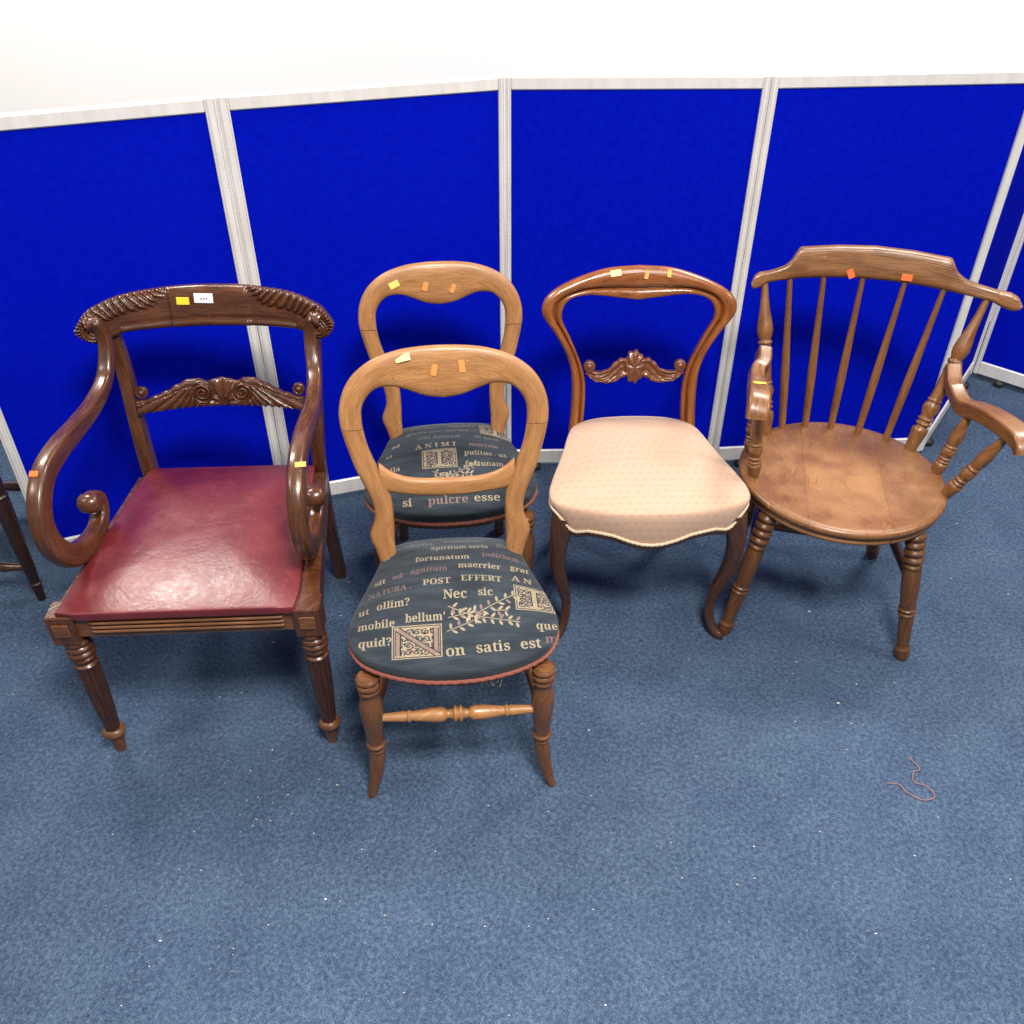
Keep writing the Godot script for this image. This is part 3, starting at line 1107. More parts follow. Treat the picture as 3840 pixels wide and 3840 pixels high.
	if front:
		sticker(t, "yellow_sticker", Color(0.88, 0.83, 0.52), 0.030, 0.016, wh.call(-0.079, 0.446, 0.0126), Vector3(-0.15, 0.68, 0.72), 0.30)
		sticker(t, "orange_sticker", Color(0.80, 0.53, 0.28), 0.012, 0.024, wh.call(-0.017, 0.418, 0.0146), nn, -0.2)
		sticker(t, "orange_sticker", Color(0.80, 0.53, 0.28), 0.013, 0.026, wh.call(0.040, 0.424, 0.0146), nn, 0.1)
	else:
		sticker(t, "yellow_sticker", Color(0.88, 0.80, 0.42), 0.025, 0.016, wh.call(-0.117, 0.414, 0.0146), nn, 0.4)
		sticker(t, "orange_sticker", Color(0.80, 0.53, 0.28), 0.014, 0.021, wh.call(-0.037, 0.405, 0.0146), nn, -0.3)
		sticker(t, "orange_sticker", Color(0.80, 0.53, 0.28), 0.012, 0.022, wh.call(0.035, 0.397, 0.0146), nn, -0.45)


# ------------------------------------------------------------------ chair with the beige seat
func make_nursing(at: Vector3, yaw: float) -> void:
	var t := thing("upholstered_chair", "chair with a plump beige upholstered seat and a polished moulded back", "chair", at, yaw)
	var wh := func(s: float, u: float, d: float) -> Vector3: return on_back(s, u, d, 0.43, -0.195, 0.2, 0.45)
	var O := [Vector2(0.168, -0.06), Vector2(0.171, -0.01), Vector2(0.166, 0.06), Vector2(0.165, 0.128), Vector2(0.169, 0.172), Vector2(0.185, 0.220), Vector2(0.212, 0.268), Vector2(0.238, 0.306), Vector2(0.246, 0.328), Vector2(0.243, 0.349), Vector2(0.229, 0.368), Vector2(0.200, 0.388), Vector2(0.145, 0.411), Vector2(0.078, 0.429), Vector2(0.0, 0.4345)]
	var I := [Vector2(0.136, -0.06), Vector2(0.134, -0.01), Vector2(0.1285, 0.06), Vector2(0.1285, 0.128), Vector2(0.137, 0.172), Vector2(0.153, 0.215), Vector2(0.172, 0.258), Vector2(0.189, 0.292), Vector2(0.194, 0.315), Vector2(0.188, 0.337), Vector2(0.175, 0.351), Vector2(0.154, 0.359), Vector2(0.115, 0.3615), Vector2(0.048, 0.353), Vector2(0.0, 0.347)]
	# section: big outer roll, deep groove, small inner bead, flat back
	var sec := []
	for k in 11:
		var a := PI * (1.0 - k / 10.0)
		sec.append(Vector2(0.31 + 0.31 * cos(a), 0.004 + 0.017 * sin(a)))
	sec.append(Vector2(0.66, 0.001))
	for k in 6:
		var a := PI * (1.0 - k / 5.0)
		sec.append(Vector2(0.84 + 0.16 * cos(a), 0.002 + 0.0085 * sin(a)))
	for k in 5:
		sec.append(Vector2(0.97 - 0.94 * k / 4.0, -0.013))
	var Os := smooth(O, 6)
	var Is := smooth(I, 6)
	var cut := 7 * 6
	var mb := Mb.new()
	var co := []
	var ci := []
	for i in range(cut, Os.size()):
		co.append(Os[i])
		ci.append(Is[i])
	for i in range(Os.size() - 2, cut - 1, -1):
		co.append(Os[i] * Vector2(-1, 1))
		ci.append(Is[i] * Vector2(-1, 1))
	loft(mb, co, ci, sec, wh)
	part("crest_rail", mb, W.rosewood, t)
	for e in [-1.0, 1.0]:
		mb = Mb.new()
		var so := []
		var si := []
		for i in cut + 1:
			so.append(Os[i] * Vector2(e, 1))
			si.append(Is[i] * Vector2(e, 1))
		loft(mb, so, si, sec, wh)
		part("back_post", mb, W.rosewood, t)
	# carved scroll rail: two leaf scrolls, end curls and a shell between them
	var edge := func(g: float, v: float) -> Vector2:
		var a := absf(g)
		var s := 0.128 * a
		var tk := PackedVector2Array([Vector2(0, 0.196), Vector2(0.018, 0.194), Vector2(0.026, 0.196), Vector2(0.036, 0.198), Vector2(0.05, 0.188), Vector2(0.07, 0.168), Vector2(0.09, 0.163), Vector2(0.108, 0.164), Vector2(0.118, 0.172), Vector2(0.128, 0.176)])
		var bk := PackedVector2Array([Vector2(0, 0.150), Vector2(0.02, 0.149), Vector2(0.03, 0.143), Vector2(0.05, 0.132), Vector2(0.075, 0.129), Vector2(0.1, 0.134), Vector2(0.115, 0.144), Vector2(0.128, 0.156)])
		var hi := 0.176
		var lo := 0.156
		for i in tk.size() - 1:
			if s >= tk[i].x and s <= tk[i + 1].x:
				hi = lerpf(tk[i].y, tk[i + 1].y, smoothstep(0.0, 1.0, (s - tk[i].x) / (tk[i + 1].x - tk[i].x)))
		for i in bk.size() - 1:
			if s >= bk[i].x and s <= bk[i + 1].x:
				lo = lerpf(bk[i].y, bk[i + 1].y, smoothstep(0.0, 1.0, (s - bk[i].x) / (bk[i + 1].x - bk[i].x)))
		return Vector2(signf(g) * s, lerpf(lo, hi, v))
	var face := func(g: float, v: float) -> float:
		var a := absf(g)
		var rim := 0.008 * pow(maxf(0.0, 1.0 - pow(absf(2.0 * v - 1.0), 4.0)), 0.5)
		var b := absf(2.0 * v - 1.0)
		var d := rim + 0.004 * smoothstep(0.55, 0.75, b) - 0.003 * (1.0 - smoothstep(0.3, 0.6, b))
		d += 0.002 * sin(v * 18.0 + a * 16.0) * smoothstep(0.15, 0.3, a)
		return d
	mb = Mb.new()
	carved(mb, 150, 20, edge, face, 0.006, wh)
	var mid := part("carved_middle_rail", mb, W.rosewood_dark, t)
	# shell
	mb = Mb.new()
	var rows := []
	for i in 9:
		var f := i / 8.0
		var row := PackedVector3Array()
		for j in 48:
			var a := TAU * j / 48.0
			var lob := 1.0 + 0.08 * cos(a * 9.0) * f
			var r := Vector2(0.027 * cos(a), 0.043 * sin(a)) * lob * sin(f * PI / 2.0)
			row.append(wh.call(r.x, 0.1725 + r.y, 0.004 + 0.012 * cos(f * PI / 2.0) + 0.002 * cos(a * 8.0) * f * (1.0 - f) * 4.0))
		rows.append(row)
	var lastr := PackedVector3Array()
	for p in rows[8]:
		lastr.append(p - Vector3(0, sin(0.2), cos(0.2)) * 0.010)
	rows.append(lastr)
	mb.grid(rows, true)
	mb.cap(lastr, Vector3(0, 0, -1))
	part("shell_carving", mb, W.rosewood_dark, mid)
	for e in [-1.0, 1.0]:
		mb = Mb.new()
		lathe(mb, turn([[-0.008, 0.009], [-0.006, 0.0155], [0.006, 0.016], [0.0105, 0.0125], [0.008, 0.0085], [0.011, 0.006], [0.0125, 0.001]]), wh.call(e * 0.119, 0.177, 0.0), wh.call(e * 0.119, 0.177, 1.0), 20)
		part("scroll_curl", mb, W.rosewood_dark, mid)
	# seat: outline, with a serpentine lower edge in front
	var half := [Vector2(0.0, 0.226), Vector2(0.08, 0.221), Vector2(0.15, 0.206), Vector2(0.205, 0.186), Vector2(0.231, 0.160), Vector2(0.236, 0.122), Vector2(0.226, 0.070), Vector2(0.208, 0.005), Vector2(0.190, -0.060), Vector2(0.176, -0.120), Vector2(0.162, -0.160), Vector2(0.136, -0.188), Vector2(0.095, -0.206), Vector2(0.048, -0.213)]
	var ring := half.duplicate()
	ring.append(Vector2(0.0, -0.215))
	for i in range(half.size() - 1, 0, -1):
		ring.append(half[i] * Vector2(-1, 1))
	var ol := smooth(ring, 7, true)
	var lowline := PackedVector2Array([Vector2(0, 0.365), Vector2(0.025, 0.367), Vector2(0.055, 0.376), Vector2(0.09, 0.390), Vector2(0.12, 0.394), Vector2(0.15, 0.395), Vector2(0.178, 0.386), Vector2(0.19, 0.389), Vector2(0.205, 0.408), Vector2(0.222, 0.424), Vector2(0.238, 0.430)])
	var low := func(i: int) -> float:
		var p: Vector2 = ol[i]
		if p.y < 0.135:
			return lerpf(0.425, 0.395, smoothstep(0.135, 0.02, p.y))
		var s := absf(p.x)
		for k in lowline.size() - 1:
			if s <= lowline[k + 1].x:
				return lerpf(lowline[k].y, lowline[k + 1].y, (s - lowline[k].x) / (lowline[k + 1].x - lowline[k].x))
		return 0.43
	mb = Mb.new()
	pad(mb, ol, low, 0.458, 0.034, 0.022, func(p: Vector3) -> Vector2: return Vector2(p.x * 2.8 + 0.5, p.z * 2.8 + (0.46 - p.y) * 2.8 * clampf(p.z * 8.0, 0.0, 1.0)), 0.12)
	part("upholstered_seat", mb, W.damask, t)
	mb = Mb.new()
	rows = []
	var wrows := []
	for i in ol.size():
		for h in 2:
			var p: Vector2 = ol[i] if h == 0 else (ol[i] + ol[(i + 1) % ol.size()]) / 2.0
			var y: float = low.call(i) if h == 0 else (low.call(i) + low.call((i + 1) % ol.size())) / 2.0
			var outw := Vector3(p.x, 0, p.y).normalized()
			var row := PackedVector3Array()
			var wrow := PackedVector3Array()
			for j in 8:
				var an := TAU * j / 8.0
				var rr := 0.0046 * (1.0 + 0.2 * (1.0 if h == 0 else -1.0))
				row.append(Vector3(p.x, y + 0.001, p.y) + outw * (cos(an) * rr * 0.7 + 0.003) + Vector3.UP * sin(an) * rr)
			for q in [Vector2(-0.018, 0.004), Vector2(-0.004, 0.004), Vector2(0.001, 0.0), Vector2(0.002, -0.012), Vector2(-0.001, -0.017), Vector2(-0.018, -0.017)]:
				wrow.append(Vector3(p.x, y, p.y) + outw * q.x + Vector3.UP * q.y)
			rows.append(row)
			wrows.append(wrow)
	mb.grid(rows, true, true)
	part("gimp_trim", mb, W.gimp, t)
	mb = Mb.new()
	mb.grid(wrows, true, true)
	part("seat_rail", mb, W.rosewood_leg, t)
	for e in [-1.0, 1.0]:
		mb = Mb.new()
		var path := smooth([Vector3(e * 0.206, 0.410, 0.164), Vector3(e * 0.214, 0.365, 0.170), Vector3(e * 0.219, 0.315, 0.173), Vector3(e * 0.217, 0.255, 0.170), Vector3(e * 0.203, 0.185, 0.160), Vector3(e * 0.190, 0.118, 0.150), Vector3(e * 0.192, 0.062, 0.152), Vector3(e * 0.205, 0.024, 0.163), Vector3(e * 0.220, 0.011, 0.174), Vector3(e * 0.229, 0.012, 0.181)], 6)
		var secs := []
		for i in path.size():
			var f := float(i) / (path.size() - 1)
			var w := lerpf(0.056, 0.039, smoothstep(0.0, 0.30, f))
			w = lerpf(w, 0.0235, smoothstep(0.3, 0.62, f))
			w = lerpf(w, 0.021, smoothstep(0.75, 1.0, f))
			secs.append(oval(w, w, 3.0, 20))
		sweep(mb, path, Vector3(0, 0, 1), secs)
		part("cabriole_leg", mb, W.rosewood_leg, t)
		mb = Mb.new()
		var lp := smooth([Vector3(e * 0.152, 0.41, -0.180), Vector3(e * 0.154, 0.28, -0.190), Vector3(e * 0.158, 0.14, -0.225), Vector3(e * 0.164, 0.0, -0.285)], 6)
		sweep(mb, lp, Vector3.RIGHT, oval(0.032, 0.030, 4.0, 16))
		part("rear_leg", mb, W.rosewood_leg, t)
	sticker(t, "yellow_sticker", Color(0.88, 0.83, 0.52), 0.026, 0.016, wh.call(-0.062, 0.4185, 0.0205), Vector3(-0.05, 0.55, 0.83), 0.12)
	sticker(t, "orange_sticker", Color(0.80, 0.53, 0.28), 0.010, 0.022, wh.call(0.016, 0.414, 0.0215), Vector3(0, 0.4, 0.9), -0.25)
	sticker(t, "orange_sticker", Color(0.88, 0.58, 0.25), 0.010, 0.018, wh.call(0.072, 0.416, 0.0205), Vector3(0.05, 0.55, 0.83), -0.15)


# ------------------------------------------------------------------ spindle-back armchair
func make_spindle(at: Vector3, yaw: float) -> void:
	var t := thing("spindle_back_armchair", "brown spindle-back armchair with a round wooden seat and turned legs", "armchair", at, yaw)
	var mb := Mb.new()
	# round seat, slightly dished, with a grooved edge
	var prof := [Vector2(0.388, 0.10), Vector2(0.388, 0.234), Vector2(0.391, 0.242), Vector2(0.396, 0.2455), Vector2(0.401, 0.2445), Vector2(0.405, 0.2405), Vector2(0.407, 0.240), Vector2(0.410, 0.245), Vector2(0.416, 0.2515), Vector2(0.424, 0.2525), Vector2(0.430, 0.249), Vector2(0.433, 0.242), Vector2(0.4325, 0.230), Vector2(0.430, 0.205), Vector2(0.427, 0.16), Vector2(0.425, 0.10), Vector2(0.4245, 0.04), Vector2(0.4245, 0.0005)]
	var rows := []
	for p in prof:
		var row := PackedVector3Array()
		for j in 72:
			var a := TAU * j / 72.0
			row.append(Vector3(cos(a) * p.y, p.x, sin(a) * p.y * 0.995))
		rows.append(row)
	mb.grid(rows, true, false, func(p: Vector3) -> Vector2: return Vector2(p.x * 1.9 + 0.5, p.z * 1.9 + 0.5 - (0.43 - p.y) * 0.8))
	mb.cap(rows[0], Vector3.DOWN)
	part("round_seat", mb, W.elm_seat, t)
	var y0 := 0.43
	var z0 := -0.205
	var rk := 0.25
	var wh := func(s: float, u: float, d: float) -> Vector3: return on_back(s, u, d, y0, z0, rk, 0.42)
	# crest board
	var hw := 0.322
	var edge := func(g: float, v: float) -> Vector2:
		var a := absf(g)
		var s := hw * (1.0 - pow(1.0 - a, 1.25))
		var tk := PackedVector2Array([Vector2(0, 0.484), Vector2(0.09, 0.480), Vector2(0.180, 0.470), Vector2(0.187, 0.458), Vector2(0.198, 0.438), Vector2(0.215, 0.424), Vector2(0.24, 0.415), Vector2(0.275, 0.406), Vector2(0.30, 0.403), Vector2(0.314, 0.395), Vector2(0.322, 0.378)])
		var hi := 0.376
		for i in tk.size() - 1:
			if s >= tk[i].x and s <= tk[i + 1].x:
				hi = lerpf(tk[i].y, tk[i + 1].y, (s - tk[i].x) / (tk[i + 1].x - tk[i].x))
		var lo := 0.402 - 0.022 * pow(s / 0.25, 2.0)
		if s > 0.27:
			lo -= 0.010 * sin((s - 0.27) / 0.052 * PI * 0.6)
		if s > 0.30:
			var e := (s - 0.30) / 0.022
			lo = lerpf(0.372, lo, sqrt(maxf(0.0, 1.0 - e * e)))
		if s > 0.19:
			s = 0.19 + (s - 0.19) * (0.74 if g < 0.0 else 1.2)
		return Vector2(signf(g) * s + 0.008, lerpf(minf(lo, hi - 0.001), hi, v))
	var face := func(g: float, v: float) -> float:
		var rim := 0.0145 * pow(maxf(0.0, 1.0 - pow(absf(2.0 * v - 1.0), 6.0)), 0.5)
		return rim - 0.003 * v
	mb = Mb.new()
	carved(mb, 120, 16, edge, face, 0.012, wh)
	part("crest_board", mb, W.beech, t)
	# five slender spindles
	for k in 5:
		var sb: float = [-0.140, -0.079, -0.012, 0.058, 0.126][k]
		var zb: float = [-0.191, -0.211, -0.217, -0.208, -0.184][k]
		var A := Vector3(sb, 0.428, zb)
		var B: Vector3 = wh.call([-0.187, -0.103, -0.008, 0.093, 0.186][k], 0.404, 0.0)
		var L := (B - A).length()
		mb = Mb.new()
		lathe(mb, turn([[-0.006, 0.0085], [0.0, 0.0085], [L * 0.1, 0.0095], [L * 0.35, 0.0112], [L * 0.6, 0.0092], [L * 0.85, 0.0072], [L, 0.0065]]), A, B, 14)
		part("spindle", mb, W.beech, t)
	var armrows := []
	for e in [-1.0, 1.0]:
		# turned back post
		var A := Vector3(e * 0.183, 0.425, -0.152)
		var B: Vector3 = wh.call(e * 0.266 + 0.018, 0.384, 0.0)
		var L := (B - A).length()
		mb = Mb.new()
		lathe(mb, turn([[-0.004, 0.014], [0.02, 0.016], [0.055, 0.0205], [0.066, 0.0195], [0.069, 0.0145], [0.073, 0.0145], ["b", 0.075, 0.083, 0.0165, 0.0195], [0.085, 0.0145], ["b", 0.088, 0.095, 0.0165, 0.0195], [0.098, 0.0155], [0.106, 0.0175], [0.120, 0.0215], [0.133, 0.0195], [0.138, 0.0155], ["b", 0.140, 0.147, 0.0165, 0.019], [0.150, 0.0155], [0.21, 0.0150], [0.225, 0.0170], [0.235, 0.0165], [0.24, 0.014], ["b", 0.244, 0.254, 0.016, 0.0185], [0.257, 0.014], [0.268, 0.0185], [0.280, 0.0205], [0.295, 0.0195], [0.33, 0.0135], [0.37, 0.0098], [L, 0.0085]]), A, B, 18)
		part("back_post", mb, W.beech, t)
		# arm: steps down from the post, rises forward and rolls over in front
		var bp := A.lerp(B, 0.47)
		var line := [Vector3(0.246, 0.612, -0.145), Vector3(0.256, 0.604, -0.09), Vector3(0.274, 0.622, -0.04), Vector3(0.294, 0.639, 0.02), Vector3(0.314, 0.648, 0.08), Vector3(0.327, 0.650, 0.118), Vector3(0.334, 0.642, 0.142), Vector3(0.336, 0.628, 0.152)]
		if e < 0.0:
			line = [Vector3(-0.237, 0.616, -0.145), Vector3(-0.239, 0.612, -0.09), Vector3(-0.241, 0.634, -0.045), Vector3(-0.243, 0.656, 0.01), Vector3(-0.244, 0.672, 0.065), Vector3(-0.244, 0.674, 0.106), Vector3(-0.244, 0.660, 0.132), Vector3(-0.244, 0.642, 0.142)]
		var path := smooth([bp + Vector3(e * 0.010, 0.035, 0.0), bp + Vector3(e * 0.010, 0.018, 0.035)] + line, 6)
		var secs := []
		for i in path.size():
			var f := float(i) / (path.size() - 1)
			var th := lerpf(0.050, 0.040, smoothstep(0.0, 0.3, f)) * lerpf(1.0, 0.92, smoothstep(0.8, 1.0, f))
			secs.append(oval(th, lerpf(0.036, 0.050, smoothstep(0.2, 0.8, f)), 6.0, 24))
		mb = Mb.new()
		sweep(mb, path, Vector3(e, 0.15, 0).normalized(), secs)
		part("shaped_arm", mb, W.beech, t)
		var props := [[Vector3(0.234, 0.428, -0.053), Vector3(0.266, 0.612, -0.056)], [Vector3(0.242, 0.428, 0.040), Vector3(0.316, 0.645, 0.086)]]
		if e < 0.0:
			props = [[Vector3(-0.226, 0.428, -0.050), Vector3(-0.236, 0.622, -0.055)], [Vector3(-0.216, 0.428, 0.056), Vector3(-0.240, 0.664, 0.086)]]
		for q in props:
			var a: Vector3 = q[0]
			var b: Vector3 = q[1]
			var l := (b - a).length()
			var f := l / 0.21
			mb = Mb.new()
			lathe(mb, turn([[-0.003, 0.0125], [0.018 * f, 0.0150], [0.032 * f, 0.0175], [0.038 * f, 0.0165], [0.040 * f, 0.012], ["b", 0.042 * f, 0.048 * f, 0.013, 0.0158], [0.050 * f, 0.012], ["b", 0.053 * f, 0.059 * f, 0.013, 0.0158], [0.061 * f, 0.012], [0.067 * f, 0.015], [0.076 * f, 0.0178], [0.086 * f, 0.0160], [0.089 * f, 0.013], ["b", 0.091 * f, 0.098 * f, 0.0135, 0.0163], [0.101 * f, 0.0125], [0.115 * f, 0.0160], [0.130 * f, 0.0165], [0.155 * f, 0.0130], [0.185 * f, 0.0095], [l, 0.0085]]), a, b, 16)
			part("arm_support", mb, W.beech, t)
		# legs
		var fl := [Vector3(e * 0.170, 0.398, 0.148), Vector3(e * 0.228, 0.0, 0.180)]
		var rl := [Vector3(e * 0.135, 0.398, -0.140), Vector3(e * 0.196, 0.0, -0.235)]
		for q in [fl, rl]:
			var a: Vector3 = q[0]
			var b: Vector3 = q[1]
			var l := (b - a).length()
			mb = Mb.new()
			var sp := turn([[0.0, 0.016], [0.01, 0.0165], ["b", 0.014, 0.034, 0.0185, 0.024], ["b", 0.036, 0.056, 0.0185, 0.0245], ["b", 0.058, 0.078, 0.0185, 0.0245], ["b", 0.080, 0.100, 0.0185, 0.0245], ["b", 0.102, 0.116, 0.0185, 0.0225], [0.120, 0.0215], [0.15, 0.0225], [0.19, 0.0215], [0.235, 0.0190], ["b", 0.237, 0.246, 0.0185, 0.0222], [0.248, 0.0180], ["b", 0.251, 0.260, 0.0185, 0.0215], [0.263, 0.0185], [0.31, 0.0172], [0.355, 0.0150], [0.362, 0.0165], ["b", 0.364, 0.376, 0.0175, 0.0198], [l - 0.014, 0.0188], [l - 0.005, 0.0158], [l, 0.0145]])
			lathe(mb, sp, a, b, 20)
			part("turned_leg", mb, W.beech_leg, t)
		var s0: Vector3 = fl[0].lerp(fl[1], 0.42)
		var s1: Vector3 = rl[0].lerp(rl[1], 0.42)
		mb = Mb.new()
		var sl := (s1 - s0).length()
		lathe(mb, turn([[0.0, 0.0085], [sl * 0.3, 0.012], [sl * 0.5, 0.0145], [sl * 0.7, 0.012], [sl, 0.0085]]), s0, s1, 14)
		part("side_stretcher", mb, W.beech_leg, t)
		armrows.append(s0.lerp(s1, 0.5))
	mb = Mb.new()
	var cl: float = (armrows[1] - armrows[0]).length()
	lathe(mb, turn([[0.0, 0.0085], [cl * 0.3, 0.012], [cl * 0.5, 0.0145], [cl * 0.7, 0.012], [cl, 0.0085]]), armrows[0], armrows[1], 14)
	part("cross_stretcher", mb, W.beech_leg, t)
	var nn := Vector3(0, sin(rk), cos(rk))
	sticker(t, "orange_sticker", Color(0.80, 0.36, 0.13), 0.016, 0.022, wh.call(-0.041, 0.4135, 0.0155), nn, 0.5)
	sticker(t, "orange_sticker", Color(0.80, 0.37, 0.13), 0.026, 0.016, wh.call(0.092, 0.4155, 0.0155), nn, -0.05)
	sticker(t, "yellow_sticker", Color(0.84, 0.77, 0.28), 0.030, 0.014, Vector3(-0.244, 0.6925, 0.060), Vector3(0, 1, -0.2), 0.0)


# ------------------------------------------------------------------ the dark chair cut by the frame
func make_dark_chair(at: Vector3, yaw: float) -> void:
	var t := thing("dark_dining_chair", "dark turned leg and stretcher of a chair cut off by the left edge", "chair", at, yaw)
	var prof := turn([[0.0, 0.0085], [0.003, 0.0105], [0.05, 0.0135], [0.052, 0.0125], ["b", 0.054, 0.066, 0.0135, 0.0175], [0.068, 0.0135], [0.12, 0.0160], [0.2, 0.0190], [0.3, 0.0215], [0.345, 0.0225], ["b", 0.35, 0.365, 0.019, 0.024], [0.37, 0.020], [0.40, 0.022], [0.42, 0.022]])
	var legs := [Vector3(0, 0, 0), Vector3(-0.40, 0, 0), Vector3(-0.03, 0, -0.38), Vector3(-0.37, 0, -0.38)]
	for p in legs:
		var mb := Mb.new()
		lathe(mb, prof, p, p + Vector3.UP, 18)
		part("turned_leg", mb, W.mahogany_black, t)
	for q in [[0, 1, 0.118], [2, 3, 0.118]]:
		var mb := Mb.new()
		var a: Vector3 = legs[q[0]] + Vector3(0, q[2], 0)
		var b: Vector3 = legs[q[1]] + Vector3(0, q[2], 0)
		var l := (b - a).length()
		lathe(mb, turn([[0.0, 0.009], [0.05, 0.012], [0.07, 0.015], [0.075, 0.011], [l / 2.0, 0.016], [l - 0.075, 0.011], [l - 0.07, 0.015], [l, 0.009]]), a, b, 14)
		part("stretcher", mb, W.mahogany_dark, t)
	var sb := Mb.new()
	sb.box(Vector3(0.34, 0.05, 0.42), Transform3D(Basis(), Vector3(-0.22, 0.436, -0.21)), 0.006)
	part("seat", sb, W.mahogany_black, t)
	for e in [0, 1]:
		var pb := Mb.new()
		var x := -0.03 if e == 0 else -0.37
		sweep(pb, smooth([Vector3(x, 0.46, -0.385), Vector3(x, 0.66, -0.405), Vector3(x, 0.88, -0.47)], 6), Vector3.RIGHT, oval(0.034, 0.028, 4.0, 14))
		part("back_post", pb, W.mahogany_black, t)
	for h in [[0.84, 0.07, -0.456], [0.64, 0.04, -0.402]]:
		var rb := Mb.new()
		rb.box(Vector3(0.31, h[1], 0.018), Transform3D(Basis(Vector3.RIGHT, -0.2), Vector3(-0.20, h[0], h[2])), 0.004)
		part("back_rail", rb, W.mahogany_black, t)


